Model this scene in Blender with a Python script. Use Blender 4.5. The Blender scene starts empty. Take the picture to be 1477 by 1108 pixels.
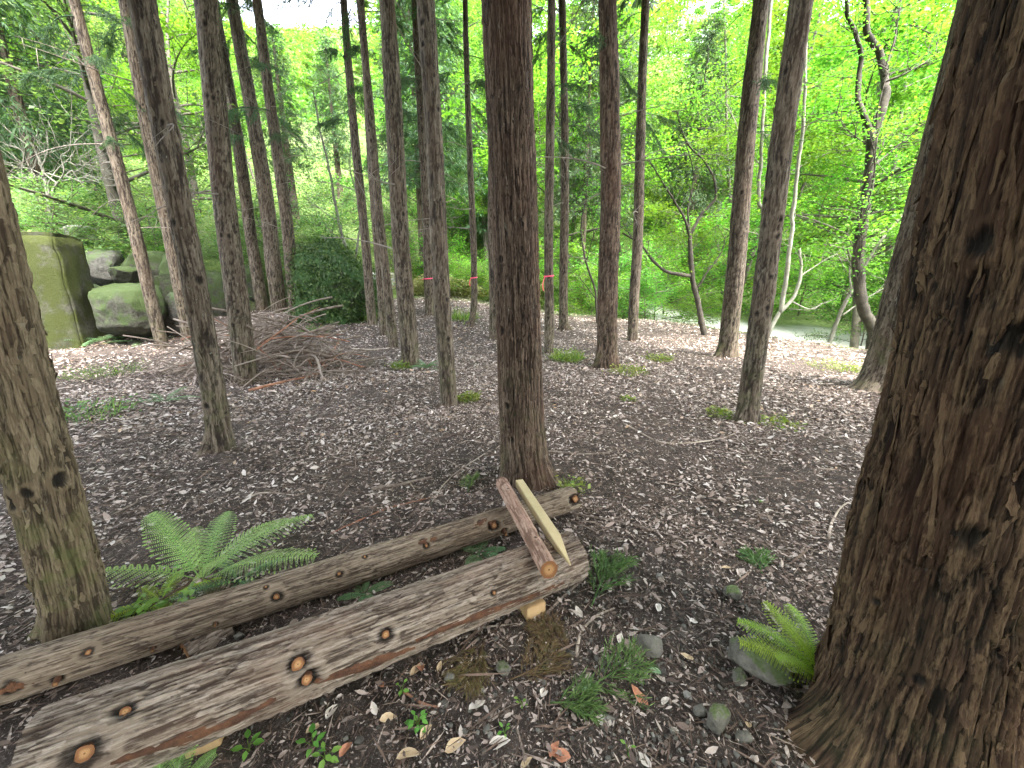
import bpy, bmesh, math
import numpy as np
from mathutils import Vector, Matrix
R = math.radians
S = bpy.context.scene
COL = S.collection
RNG = np.random.default_rng(7)

# ------------------------------------------------------------------ camera maths (photo pixels 1477x1108)
F, CX, CY, PITCH, EYE = 554.0, 738.5, 554.0, R(14.2), 1.5
FW = np.array([0, math.cos(PITCH), -math.sin(PITCH)]); UP = np.array([0, math.sin(PITCH), math.cos(PITCH)])
EYEP = np.array([0, 0, EYE])
def ray(px, py):
    return FW + UP * ((CY - py) / F) + np.array([(px - CX) / F, 0, 0])
def ss(a, b, x):
    t = np.clip((x - a) / (b - a), 0, 1); return t * t * (3 - 2 * t)

# ------------------------------------------------------------------ noise
def _h(ix, iy, iz, seed):
    h = (ix * 374761393 + iy * 668265263 + iz * 1440662683 + seed * 974634577) & 0xffffffff
    h = ((h ^ (h >> 13)) * 1274126177) & 0xffffffff
    h = ((h ^ (h >> 16)) * 2246822519) & 0xffffffff
    return (h ^ (h >> 15)) / 4294967296.0
def noise3(p, seed=0):
    p = np.asarray(p, float); i = np.floor(p).astype(np.int64); f = p - i; u = f * f * (3 - 2 * f)
    x, y, z = i[..., 0], i[..., 1], i[..., 2]; ux, uy, uz = u[..., 0], u[..., 1], u[..., 2]
    def l(a, b, t): return a + (b - a) * t
    c = lambda a, b, d: _h(x + a, y + b, z + d, seed)
    return 2 * l(l(l(c(0,0,0), c(1,0,0), ux), l(c(0,1,0), c(1,1,0), ux), uy),
                 l(l(c(0,0,1), c(1,0,1), ux), l(c(0,1,1), c(1,1,1), ux), uy), uz) - 1
def fbm(p, octv=3, seed=0):
    p = np.asarray(p, float); s = 0; a = 1; t = 0
    for k in range(octv):
        s = s + a * noise3(p * 2.03 ** k, seed + k); t += a; a *= .5
    return s / t
def hsh(a, b=0, seed=0):
    a = np.asarray(a, np.int64); return _h(a, np.asarray(b, np.int64) + 0 * a, 0 * a + 3, seed)

# ------------------------------------------------------------------ terrain height
def wall_d(x, y):      # metres behind the line of the boulder wall on the left
    return ((y - 9.5) - (x + 11.0) * .80) * .78
def edge_y(x):
    return np.interp(x, [.5, 4, 6, 7, 7.8, 10, 14], [16, 13.4, 12.2, 10.2, 8.2, 5.5, 3.5])
def H(x, y, micro=True):
    x = np.asarray(x, float); y = np.asarray(y, float)
    z = .5 * ss(8, 13, y) * ss(1.5, -3.5, x)
    z = z - .5 * ss(0, 3.5, y - edge_y(x)) * ss(-6, -2, x)
    d = wall_d(x, y)
    z = z + (1.5 * ss(.25, .9, d) + .30 * np.clip(d - .9, 0, 14)) * ss(-4.5, -7.0, x)
    z = z + .68 * 5 * np.log1p(np.exp(np.clip((np.minimum(y, 88) - 24) / 5, -20, 20)))
    if micro:
        p = np.stack([x, y, 0 * x], -1)
        z = z + (.035 * noise3(p * 1.1, 11) + .014 * noise3(p * 4.3, 12)) * (.3 + .7 * ss(2.2, 5, np.hypot(x, y)))
    return z
def gp(px, py, lift=0.0):
    d = ray(px, py); t = .3; pt = EYEP
    while t < 60:
        q = EYEP + d * t
        if q[2] < float(H(q[0], q[1])) + lift:
            a, b = t - .05 * max(1, t * .3), t
            for _ in range(24):
                m = .5 * (a + b); q = EYEP + d * m
                if q[2] < float(H(q[0], q[1])) + lift: b = m
                else: a = m
            return EYEP + d * b
        t += .05 * max(1, t * .3)
    return EYEP + d * 30
def atz(px, py, z):
    d = ray(px, py); return EYEP + d * ((z - EYE) / d[2])
def aty(px, py, y):
    d = ray(px, py); return EYEP + d * (y / d[1])
def depth(p): return float(np.dot(np.asarray(p) - EYEP, FW))
def nrm(a): return a / np.maximum(np.linalg.norm(a, axis=-1, keepdims=True), 1e-9)

# ------------------------------------------------------------------ mesh helpers
def mesh(name, V, polys, mat=None, attrs=None, smooth=True, midx=None):
    """V (n,3); polys: list of integer arrays (m,k); attrs: {name: (kind, array)} on points"""
    V = np.asarray(V, np.float32); me = bpy.data.meshes.new(name)
    me.vertices.add(len(V)); me.vertices.foreach_set('co', V.ravel())
    polys = [np.asarray(p, np.int32) for p in polys if len(p)]
    tot = np.concatenate([np.full(len(p), p.shape[1], np.int32) for p in polys])
    li = np.concatenate([p.ravel() for p in polys])
    me.loops.add(len(li)); me.loops.foreach_set('vertex_index', li)
    me.polygons.add(len(tot))
    me.polygons.foreach_set('loop_start', np.concatenate([[0], np.cumsum(tot)[:-1]]).astype(np.int32))
    me.polygons.foreach_set('loop_total', tot)
    if midx is not None: me.polygons.foreach_set('material_index', np.asarray(midx, np.int32))
    me.polygons.foreach_set('use_smooth', np.full(len(tot), smooth))
    for k, (ty, a) in (attrs or {}).items():
        at = me.attributes.new(k, ty, 'POINT')
        at.data.foreach_set({'FLOAT': 'value', 'FLOAT_VECTOR': 'vector', 'FLOAT_COLOR': 'color'}[ty], np.asarray(a, np.float32).ravel())
    for m in (mat if isinstance(mat, (list, tuple)) else [mat]):
        if m: me.materials.append(m)
    me.update(calc_edges=True); me.validate(); return me
def link(name, me, parent=None, loc=None, rot=None, scale=None):
    o = bpy.data.objects.new(name, me); COL.objects.link(o)
    if parent is not None: o.parent = parent
    if loc is not None: o.location = [float(v) for v in loc]
    if rot is not None: o.rotation_euler = rot
    if scale is not None: o.scale = scale if hasattr(scale, '__len__') else (scale,) * 3
    return o
def tag(o, label, cat, group=None, kind=None):
    if label: o['label'] = label
    if cat: o['category'] = cat
    if group: o['group'] = group
    if kind: o['kind'] = kind
    return o
def thing(name, label, cat, loc, group=None, rz=0):
    return tag(link(name, None, None, loc, (0, 0, rz)), label, cat, group)
class Acc:                                  # collects geometry for one mesh
    def __init__(s): s.V, s.P, s.A, s.n = [], {}, [], 0
    def add(s, V, polys, rnd=0.0):
        V = np.asarray(V, float)
        for p in polys:
            p = np.asarray(p)
            if len(p): s.P.setdefault(p.shape[1], []).append(p + s.n)
        s.V.append(V); s.A.append(np.broadcast_to(np.asarray(rnd, float), (len(V),))); s.n += len(V)
    def mesh(s, name, mat, off=(0, 0, 0), smooth=True):
        return mesh(name, np.concatenate(s.V) - np.asarray(off), [np.concatenate(v) for v in s.P.values()], mat,
                    {'rnd': ('FLOAT', np.concatenate(s.A))}, smooth)
def frames(pts):
    t = nrm(np.gradient(pts, axis=0)); ref = np.array([0, 0, 1.]) if abs(t[0][2]) < .8 else np.array([1., 0, 0])
    n1 = nrm(ref - t * (t @ ref)[:, None]); return t, n1, np.cross(t, n1)
def tube(pts, rad, n=6, cap=True):
    pts = np.asarray(pts, float); rad = np.broadcast_to(np.asarray(rad, float), (len(pts),)); K = len(pts)
    t, a, b = frames(pts); th = np.arange(n) * 2 * np.pi / n
    V = (pts[:, None] + rad[:, None, None] * (np.cos(th)[None, :, None] * a[:, None] + np.sin(th)[None, :, None] * b[:, None])).reshape(-1, 3)
    i = np.arange(K - 1)[:, None] * n; j = np.arange(n)[None]; j2 = (j + 1) % n
    Q = np.stack([i + j, i + j2, i + n + j2, i + n + j], -1).reshape(-1, 4)
    T = []
    if cap:
        V = np.concatenate([V, pts[:1], pts[-1:]]); c0, c1 = K * n, K * n + 1
        j = np.arange(n); j2 = (j + 1) % n
        T = np.concatenate([np.stack([j2, j, j * 0 + c0], -1), np.stack([(K-1)*n + j, (K-1)*n + j2, j * 0 + c1], -1)])
    return V, [Q, T] if cap else [Q]
def spline(P, n=20):
    P = np.asarray(P, float)
    if len(P) == 2: return P[0] + (P[1] - P[0]) * np.linspace(0, 1, n)[:, None]
    Q = np.concatenate([[2 * P[0] - P[1]], P, [2 * P[-1] - P[-2]]]); out = []
    m = len(P) - 1; ts = np.linspace(0, m, n)
    for t in ts:
        k = min(int(t), m - 1); u = t - k; a, b, c, d = Q[k:k + 4]
        out.append(.5 * (2*b + (c - a)*u + (2*a - 5*b + 4*c - d)*u*u + (3*b - a - 3*c + d)*u**3))
    return np.array(out)
def leaves(P, D, N, size, wid=.5, fold=.15, curl=0.0, hexa=False):
    """flat leaf blades: P base points, D axis, N normal"""
    P = np.asarray(P, float); D = nrm(D); Sd = nrm(np.cross(D, N)); N = np.cross(Sd, D)
    s = np.broadcast_to(np.asarray(size, float), (len(P),))[:, None]; w = np.broadcast_to(np.asarray(wid, float), (len(P),))[:, None] * s * .5
    fo = np.asarray(fold).reshape(-1, 1) if np.ndim(fold) else fold
    cu = np.asarray(curl).reshape(-1, 1) if np.ndim(curl) else curl
    n = len(P); k = np.arange(n)[:, None]
    if not hexa:
        V = np.stack([P, P + D*s*.45 + Sd*w + N*w*fo*2, P + D*s + N*s*cu, P + D*s*.45 - Sd*w + N*w*fo*2], 1).reshape(-1, 3)
        return V, [k * 4 + np.arange(4)[None]]
    V = np.stack([P, P + D*s*.28 + Sd*w*.85 + N*w*fo*2, P + D*s*.62 + Sd*w*.8 + N*(w*fo*2 + s*cu*.4), P + D*s + N*s*cu,
                  P + D*s*.62 - Sd*w*.8 + N*(w*fo*2 + s*cu*.4), P + D*s*.28 - Sd*w*.85 + N*w*fo*2], 1).reshape(-1, 3)
    return V, [np.concatenate([k*6 + np.array([[0, 1, 2, 3]]), k*6 + np.array([[0, 3, 4, 5]])])]
def rdir(n, rng, zlo=-1, zhi=1):
    a = rng.uniform(0, 2*np.pi, n); z = rng.uniform(zlo, zhi, n); r = np.sqrt(1 - z*z)
    return np.stack([r*np.cos(a), r*np.sin(a), z], -1)

# ------------------------------------------------------------------ materials
class NB:
    def __init__(s, name):
        s.m = bpy.data.materials.new(name); s.m.use_nodes = True; s.t = s.m.node_tree; s.t.nodes.clear()
        s.out = s.n('ShaderNodeOutputMaterial')
    def n(s, ty, **kw):
        x = s.t.nodes.new(ty)
        for k, v in kw.items(): setattr(x, k, v)
        return x
    def set(s, node, inp, v):
        if v is None: return
        if isinstance(v, bpy.types.NodeSocket): s.t.links.new(v, node.inputs[inp])
        else: node.inputs[inp].default_value = (*v, 1) if isinstance(v, tuple) and len(v) == 3 and node.inputs[inp].type == 'RGBA' else v
    def math(s, op, a, b=None, c=None, clamp=False):
        x = s.n('ShaderNodeMath', operation=op, use_clamp=clamp)
        s.set(x, 0, a); s.set(x, 1, b); s.set(x, 2, c); return x.outputs[0]
    def mix(s, f, a, b, mode='MIX'):
        x = s.n('ShaderNodeMix', data_type='RGBA', blend_type=mode)
        s.set(x, 0, f); s.set(x, 6, a); s.set(x, 7, b); return x.outputs[2]
    def ramp(s, v, lo, hi):
        x = s.n('ShaderNodeMapRange'); x.interpolation_type = 'SMOOTHSTEP'
        s.set(x, 0, v); x.inputs[1].default_value = lo; x.inputs[2].default_value = hi; return x.outputs[0]
    def attr(s, name): return s.n('ShaderNodeAttribute', attribute_name=name)
    def scale(s, v, k):
        x = s.n('ShaderNodeVectorMath', operation='MULTIPLY'); s.set(x, 0, v); x.inputs[1].default_value = k; return x.outputs[0]
    def noise(s, v, sc, det=4, rough=.6, dist=0):
        x = s.n('ShaderNodeTexNoise'); s.set(x, 'Vector', v); s.set(x, 'Scale', sc); s.set(x, 'Detail', det); s.set(x, 'Roughness', rough); s.set(x, 'Distortion', dist)
        return x.outputs[0]
    def bump(s, h, st=.5, d=.01, nor=None):
        x = s.n('ShaderNodeBump'); s.set(x, 'Height', h); s.set(x, 'Strength', st); s.set(x, 'Distance', d); s.set(x, 'Normal', nor); return x.outputs[0]
    def princ(s, col, rough=.85, bump=None, spec=.25):
        x = s.n('ShaderNodeBsdfPrincipled'); s.set(x, 'Base Color', col); s.set(x, 'Roughness', rough); s.set(x, 'Specular IOR Level', spec); s.set(x, 'Normal', bump)
        s.t.links.new(x.outputs[0], s.out.inputs[0]); return s.m
    def obj(s): return s.n('ShaderNodeTexCoord').outputs['Object']
    def geo(s): return s.n('ShaderNodeNewGeometry')
    def sep(s, v):
        x = s.n('ShaderNodeSeparateXYZ'); s.set(x, 0, v); return x.outputs

def bark_mat(name, dark, mid, light, red, moss=.25, lichen=.3, mosscol=(.075, .085, .03), redamt=.35, fs=1.0):
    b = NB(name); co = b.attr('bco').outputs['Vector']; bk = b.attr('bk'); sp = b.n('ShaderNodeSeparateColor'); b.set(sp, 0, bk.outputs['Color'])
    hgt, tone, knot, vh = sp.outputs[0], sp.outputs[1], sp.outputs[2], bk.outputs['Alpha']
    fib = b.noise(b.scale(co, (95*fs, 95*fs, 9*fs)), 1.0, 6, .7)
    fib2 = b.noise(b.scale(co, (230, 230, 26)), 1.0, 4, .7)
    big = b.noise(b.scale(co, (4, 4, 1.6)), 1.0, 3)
    c = b.mix(b.ramp(b.math('ADD', b.math('MULTIPLY', hgt, .65), b.math('MULTIPLY', fib, .7)), .40, .86), dark, mid)  # crevices: bark's dark tone, deepened in colour for relief soft light leaves weak
    c = b.mix(b.math('MULTIPLY', b.ramp(b.math('ADD', b.math('MULTIPLY', tone, .42), b.math('MULTIPLY', fib2, .85)), .55, .92), .75), c, light)
    c = b.mix(b.math('MULTIPLY', b.ramp(big, .45, .68), redamt), c, red)
    li = b.noise(b.scale(co, (38, 38, 18)), 1.0, 4, .7)
    limask = b.math('MULTIPLY', b.ramp(li, .62, .72), b.ramp(b.noise(co, 2.3, 2), .42, .62))
    c = b.mix(b.math('MULTIPLY', limask, lichen), c, (.34, .37, .31))
    mm = b.math('MULTIPLY', b.ramp(b.noise(co, 5.0, 5, .7), .46, .64), b.ramp(vh, 1.6, 0.0))
    c = b.mix(b.math('MULTIPLY', mm, moss), c, mosscol)
    c = b.mix(b.math('MULTIPLY', knot, .92), c, (.010, .008, .006))
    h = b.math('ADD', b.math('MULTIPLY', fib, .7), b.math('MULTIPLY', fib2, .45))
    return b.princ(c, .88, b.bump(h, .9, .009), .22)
M = {}
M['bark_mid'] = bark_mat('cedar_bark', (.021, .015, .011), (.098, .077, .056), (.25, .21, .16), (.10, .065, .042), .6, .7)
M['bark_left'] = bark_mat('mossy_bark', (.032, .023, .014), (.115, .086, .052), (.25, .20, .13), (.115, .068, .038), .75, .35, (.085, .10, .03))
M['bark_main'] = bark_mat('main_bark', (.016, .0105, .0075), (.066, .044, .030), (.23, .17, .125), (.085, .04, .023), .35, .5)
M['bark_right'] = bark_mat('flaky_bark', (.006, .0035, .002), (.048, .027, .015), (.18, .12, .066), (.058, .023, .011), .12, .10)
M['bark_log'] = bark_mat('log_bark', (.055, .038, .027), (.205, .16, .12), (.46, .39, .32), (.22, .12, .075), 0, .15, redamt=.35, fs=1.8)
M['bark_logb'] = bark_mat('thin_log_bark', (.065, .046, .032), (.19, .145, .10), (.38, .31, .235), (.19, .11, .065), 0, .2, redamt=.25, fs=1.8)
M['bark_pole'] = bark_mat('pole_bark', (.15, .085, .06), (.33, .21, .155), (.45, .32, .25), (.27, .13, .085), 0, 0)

def wood_mat(name, a, c2, ring=30):
    b = NB(name); co = b.obj(); n = b.noise(b.scale(co, (ring, ring, ring)), 1, 4)
    g = b.noise(b.scale(co, (90, 90, 6)), 1, 3)
    return b.princ(b.mix(b.math('ADD', b.math('MULTIPLY', n, .5), b.math('MULTIPLY', g, .5)), a, c2), .7, b.bump(g, .3, .003))
M['wood_pale'] = wood_mat('pale_timber', (.36, .27, .13), (.62, .52, .31), 12)
M['wood_block'] = wood_mat('block_timber', (.33, .20, .10), (.62, .44, .22), 22)
def cut_mat(name, heart, ring, sap):
    b = NB(name); v = b.attr('rnd').outputs['Fac']          # 0 centre, 1 rim
    n = b.noise(b.obj(), 60, 3)
    r = b.math('ADD', b.math('MULTIPLY', b.math('SINE', b.math('MULTIPLY', b.math('ADD', v, b.math('MULTIPLY', n, .09)), 42)), .5), .5)
    c = b.mix(b.ramp(v, .3, .8), heart, sap); c = b.mix(b.math('MULTIPLY', r, .45), c, ring)
    c = b.mix(b.math('MULTIPLY', b.ramp(v, .16, .04), .8), c, (.06, .03, .015))
    return b.princ(c, .75, b.bump(n, .3, .003))
M['cut'] = cut_mat('cut_wood', (.40, .23, .10), (.12, .048, .018), (.20, .09, .035))
M['cut_pale'] = cut_mat('pale_cut_wood', (.34, .22, .12), (.20, .11, .05), (.34, .22, .135))
def rough_mat(name, cols, sc=8, bump=.5, bsc=30, rough=.9):
    b = NB(name); co = b.obj(); n = b.noise(co, sc, 6, .65); n2 = b.noise(co, bsc, 5, .7)
    c = b.mix(b.ramp(n, .3, .7), cols[0], cols[1])
    if len(cols) > 2: c = b.mix(b.math('MULTIPLY', b.ramp(n2, .52, .7), .7), c, cols[2])
    return b.princ(c, rough, b.bump(b.math('ADD', n2, n), bump, .02))
M['stone'] = rough_mat('grey_stone', [(.10, .095, .08), (.19, .18, .15), (.09, .10, .06)], 9, .5, 45)
M['stone_pale'] = rough_mat('pale_stone', [(.20, .20, .185), (.33, .33, .30)], 5, .5, 30)
M['peel'] = rough_mat('peeled_patch', [(.065, .030, .018), (.145, .066, .032), (.05, .03, .02)], 22, .6, 70, .8)
M['stick'] = rough_mat('dry_stick', [(.13, .10, .08), (.26, .21, .17)], 12, .3, 60)
M['stick_grey'] = rough_mat('grey_stick', [(.17, .135, .11), (.30, .25, .21)], 9, .3, 60)
M['stick_red'] = rough_mat('reddish_stick', [(.20, .085, .05), (.36, .19, .12)], 9, .3, 60)
M['stick_pale'] = rough_mat('pale_stick', [(.32, .26, .20), (.50, .43, .35)], 9, .3, 60)
M['twig_dark'] = rough_mat('dark_limb', [(.030, .026, .022), (.075, .065, .052), (.06, .07, .035)], 6, .4, 40)
M['twig_grey'] = rough_mat('grey_limb', [(.11, .105, .085), (.24, .23, .19), (.10, .12, .06)], 6, .4, 40)
M['limb_brown'] = rough_mat('brown_limb', [(.05, .045, .035), (.12, .108, .085), (.07, .085, .04)], 6, .4, 40)
M['twig_pale'] = rough_mat('pale_limb', [(.20, .19, .16), (.34, .33, .28)], 6, .3, 40)
M['dead'] = rough_mat('dead_branch_bark', [(.12, .10, .085), (.26, .225, .195)], 10, .3, 50)
M['ribbon'] = rough_mat('pink_tape', [(.75, .06, .13), (.85, .12, .20)], 20, .05, 30, .45)
def moss_stone(name, stone, moss, amt, sc=3.0):
    b = NB(name); co = b.obj(); g = b.geo(); nz = b.sep(g.outputs['Normal'])[2]
    n = b.noise(co, sc, 6, .7); f = b.noise(co, 55, 4, .7); f2 = b.noise(co, 16, 4, .6)
    s_ = b.mix(b.ramp(f2, .35, .65), stone, tuple(v * .55 for v in stone))
    mk = b.ramp(b.math('ADD', n, b.math('MULTIPLY', nz, .16)), .62 - amt * .3, .72 - amt * .2)
    c = b.mix(mk, s_, b.mix(f, tuple(v * .6 for v in moss), tuple(min(v * 1.5, 1) for v in moss)))
    return b.princ(c, .95, b.bump(b.math('ADD', f, f2), .7, .03))
M['boulder'] = moss_stone('mossy_boulder', (.06, .06, .045), (.036, .054, .017), .7)
M['boulder_grey'] = moss_stone('grey_boulder', (.085, .083, .072), (.05, .07, .03), .3)
M['moss_wall'] = moss_stone('mossy_concrete', (.075, .073, .058), (.036, .044, .010), .9, 1.6)
M['mound'] = moss_stone('mossy_mound', (.07, .075, .05), (.035, .075, .022), .9)
M['small_stone'] = moss_stone('mossy_stone', (.17, .16, .13), (.10, .13, .05), .25, 9)

def leaf_mat(name, a, b_, c_, trans=.45, var=.35, rough=.5):
    b = NB(name); rnd = b.attr('rnd').outputs['Fac']; oi = b.n('ShaderNodeObjectInfo')
    x = b.mix(b.ramp(rnd, 0, .6), a, b_); x = b.mix(b.ramp(rnd, .6, 1.0), x, c_)
    hs = b.n('ShaderNodeHueSaturation'); b.set(hs, 'Color', x)
    b.set(hs, 'Hue', b.math('ADD', .5 - .02, b.math('MULTIPLY', oi.outputs['Random'], .04)))
    b.set(hs, 'Value', b.math('ADD', 1 - var * .5, b.math('MULTIPLY', oi.outputs['Random'], var))); col = hs.outputs[0]
    p = b.n('ShaderNodeBsdfPrincipled'); b.set(p, 'Base Color', col); b.set(p, 'Roughness', rough); b.set(p, 'Specular IOR Level', .3)
    t = b.n('ShaderNodeBsdfTranslucent'); b.set(t, 'Color', b.mix(1.0, col, (1.2, 1.2, .6), 'MULTIPLY'))
    m = b.n('ShaderNodeMixShader'); m.inputs[0].default_value = trans
    b.t.links.new(p.outputs[0], m.inputs[1]); b.t.links.new(t.outputs[0], m.inputs[2]); b.t.links.new(m.outputs[0], b.out.inputs[0])
    return b.m
M['leaf_lime'] = leaf_mat('lime_leaves', (.055, .15, .018), (.095, .22, .026), (.16, .27, .04), .55, .6)
M['leaf_mid'] = leaf_mat('green_leaves', (.042, .115, .022), (.07, .17, .03), (.12, .22, .045), .5, .6)
M['leaf_pale'] = leaf_mat('pale_green_leaves', (.075, .15, .055), (.12, .21, .075), (.20, .28, .09), .5, .5)
M['leaf_cedar'] = leaf_mat('cedar_needles', (.035, .075, .035), (.055, .11, .05), (.09, .14, .06), .4, .4, .6)
M['leaf_ivy'] = leaf_mat('ivy_leaves', (.03, .065, .018), (.055, .11, .026), (.10, .15, .045), .3)
M['leaf_fern'] = leaf_mat('fern_leaves', (.20, .36, .10), (.28, .44, .14), (.36, .50, .19), .4, .1)
M['leaf_fernlime'] = leaf_mat('lime_fern_leaves', (.27, .42, .04), (.36, .52, .06), (.44, .57, .09), .4, .1)
M['leaf_ferndull'] = leaf_mat('dull_fern_leaves', (.08, .17, .075), (.13, .24, .11), (.20, .30, .13), .3, .1)
M['leaf_sprig'] = leaf_mat('sprig_needles', (.06, .12, .030), (.10, .18, .05), (.15, .23, .07), .2, .2)
M['leaf_brown'] = leaf_mat('browned_needles', (.09, .055, .028), (.14, .085, .04), (.10, .10, .035), .1, .2)
M['leaf_seedling'] = leaf_mat('seedling_leaves', (.10, .24, .04), (.16, .33, .06), (.20, .38, .08), .35, .2)
M['leaf_grass'] = leaf_mat('tuft_blades', (.10, .17, .03), (.17, .25, .045), (.26, .29, .07), .35, .2)
M['leaf_straw'] = leaf_mat('straw_blades', (.17, .19, .085), (.25, .26, .13), (.16, .24, .07), .4, .2)
def dry_mat(name, stops):
    b = NB(name); rnd = b.attr('rnd').outputs['Fac']; r = b.n('ShaderNodeValToRGB'); b.set(r, 0, rnd); r.color_ramp.interpolation = 'LINEAR'
    e = r.color_ramp.elements
    while len(e) < len(stops): e.new(.5)
    for k, (p, c) in enumerate(stops): e[k].position = p; e[k].color = (*c, 1)
    n = b.noise(b.obj(), 90, 3)
    return b.princ(b.mix(b.math('MULTIPLY', b.ramp(n, .5, .7), .35), r.outputs[0], (.10, .08, .065)), .75, None, .3)
M['litter'] = dry_mat('dry_leaf_litter', [(0, (.07, .05, .04)), (.25, (.17, .125, .10)), (.5, (.31, .245, .205)), (.75, (.45, .385, .335)), (.93, (.60, .55, .50)), (1, (.40, .25, .13))])
M['needles'] = dry_mat('dry_needles', [(0, (.04, .028, .022)), (.5, (.11, .07, .05)), (.85, (.20, .14, .105)), (1, (.34, .28, .23))])
M['pebbles'] = dry_mat('gravel_stones', [(0, (.05, .046, .04)), (.5, (.095, .09, .075)), (.9, (.16, .155, .13)), (1, (.30, .29, .26))])
def one_leaf(name, c, c2):
    return rough_mat(name, [c, c2], 30, .2, 120, .6)
M['fl_tan'] = one_leaf('tan_leaf', (.42, .30, .17), (.55, .43, .28)); M['fl_pale'] = one_leaf('pale_leaf', (.52, .46, .39), (.66, .61, .54))
M['fl_red'] = one_leaf('reddish_leaf', (.38, .15, .08), (.50, .25, .15)); M['fl_green'] = one_leaf('pale_green_leaf', (.24, .40, .22), (.34, .50, .30))
def ground_mat():
    b = NB('forest_soil'); co = b.obj(); veg = b.attr('veg').outputs['Fac']
    n1 = b.noise(co, .8, 4, .6); n2 = b.noise(co, 9, 6, .7); n3 = b.noise(co, 55, 5, .7); n4 = b.noise(co, 160, 3, .7)
    c = b.mix(b.ramp(n2, .32, .68), (.030, .024, .020), (.088, .070, .058))
    c = b.mix(b.math('MULTIPLY', b.ramp(n1, .42, .62), .45), c, (.085, .066, .056))
    c = b.mix(b.math('MULTIPLY', b.ramp(n3, .56, .70), .6), c, (.15, .12, .105))
    c = b.mix(b.math('MULTIPLY', b.ramp(n4, .56, .68), .75), c, (.27, .23, .205))
    g = b.mix(b.ramp(n2, .3, .7), (.04, .07, .02), (.10, .14, .04)); c = b.mix(veg, c, g)
    pale = b.attr('pale').outputs['Fac']; c = b.mix(pale, c, b.mix(n3, (.42, .42, .38), (.62, .62, .57)))
    return b.princ(c, .95, b.bump(b.math('ADD', b.math('ADD', n3, b.math('MULTIPLY', n4, .5)), n2), .8, .02), .15)
M['ground'] = ground_mat()

# ------------------------------------------------------------------ world, sun, camera
SUN_EL, SUN_AZ = R(62), R(145)          # azimuth measured from +Y towards +X
w = bpy.data.worlds.new('World'); S.world = w; w.use_nodes = True; nt = w.node_tree
sky = nt.nodes.new('ShaderNodeTexSky'); sky.sky_type = 'NISHITA'; sky.sun_disc = False; sky.sun_elevation = SUN_EL; sky.sun_rotation = SUN_AZ
sky.air_density = 1.0; sky.dust_density = 4.0; sky.ozone_density = .7
bg = nt.nodes['Background']; bg.inputs[1].default_value = .15; hsv = nt.nodes.new('ShaderNodeHueSaturation'); hsv.inputs['Saturation'].default_value = .42   # overcast: a greyer sky
nt.links.new(sky.outputs[0], hsv.inputs['Color']); nt.links.new(hsv.outputs[0], bg.inputs[0])
sd = bpy.data.lights.new('sun', 'SUN'); sd.energy = 1.5; sd.angle = R(32); sd.color = (1, .96, .9)
so = bpy.data.objects.new('sun', sd); COL.objects.link(so)
dv = Vector((math.sin(SUN_AZ)*math.cos(SUN_EL), math.cos(SUN_AZ)*math.cos(SUN_EL), math.sin(SUN_EL)))
so.rotation_euler = dv.to_track_quat('Z', 'Y').to_euler(); so.location = dv * 60
cd = bpy.data.cameras.new('camera'); cam = bpy.data.objects.new('camera', cd); COL.objects.link(cam)
cd.sensor_width = 36; cd.lens = F / 1477 * 36; cd.clip_start = .05; cd.clip_end = 1000
cam.location = EYEP; cam.rotation_euler = (R(90) - PITCH, 0, 0); S.camera = cam
S.view_settings.view_transform = 'Standard'; S.view_settings.look = 'None'; S.view_settings.gamma = 1
S.view_settings.exposure = 4.25
cy = S.cycles; cy.max_bounces = 10; cy.diffuse_bounces = 7; cy.glossy_bounces = 2; cy.transmission_bounces = 5; cy.transparent_max_bounces = 4
cy.use_denoising = True; cy.denoising_prefilter = 'NONE'; cy.denoising_input_passes = 'RGB_ALBEDO_NORMAL'; cy.caustics_reflective = False; cy.caustics_refractive = False; cy.sample_clamp_indirect = 6

# ------------------------------------------------------------------ ground sheet
def build_ground():
    u = np.linspace(-1, 1, 520); a = 5.6; xs = 170 * np.sinh(a*u) / np.sinh(a)
    v = np.linspace(-.35, 1, 620); ys = 200 * np.sinh(a*v) / np.sinh(a)
    X, Y = np.meshgrid(xs, ys); Z = H(X, Y); p = np.stack([X, Y, 0*X], -1)
    near = ss(14, 6, np.hypot(X, Y)); Z = Z + near * (.012 * noise3(p*14, 3) + .008 * noise3(p*33, 4))
    nx = len(xs); i = np.arange(len(ys)-1)[:, None]*nx; j = np.arange(nx-1)[None]
    Q = np.stack([i+j, i+j+1, i+nx+j+1, i+nx+j], -1).reshape(-1, 4)
    n = fbm(p * .6, 3, 5)
    clear = ss(.7, .05, wall_d(X, Y) * ss(-3, -6, X)) * ss(.6, -.6, Y - edge_y(X) + n) * ss(17, 15, Y)
    veg = np.clip((1 - clear) * ss(-.6, .3, n + .45), 0, 1)
    pale = ss(-1.1, -.6, -np.abs(Y - edge_y(X) - 6.2 - n*1.0) / 4.0) * ss(5.4, 6.6, X)
    me = mesh('ground', np.stack([X, Y, Z], -1).reshape(-1, 3), [Q], M['ground'], {'veg': ('FLOAT', veg.ravel()), 'pale': ('FLOAT', pale.ravel())})
    tag(link('ground', me), None, None, None, 'structure')
build_ground()

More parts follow.
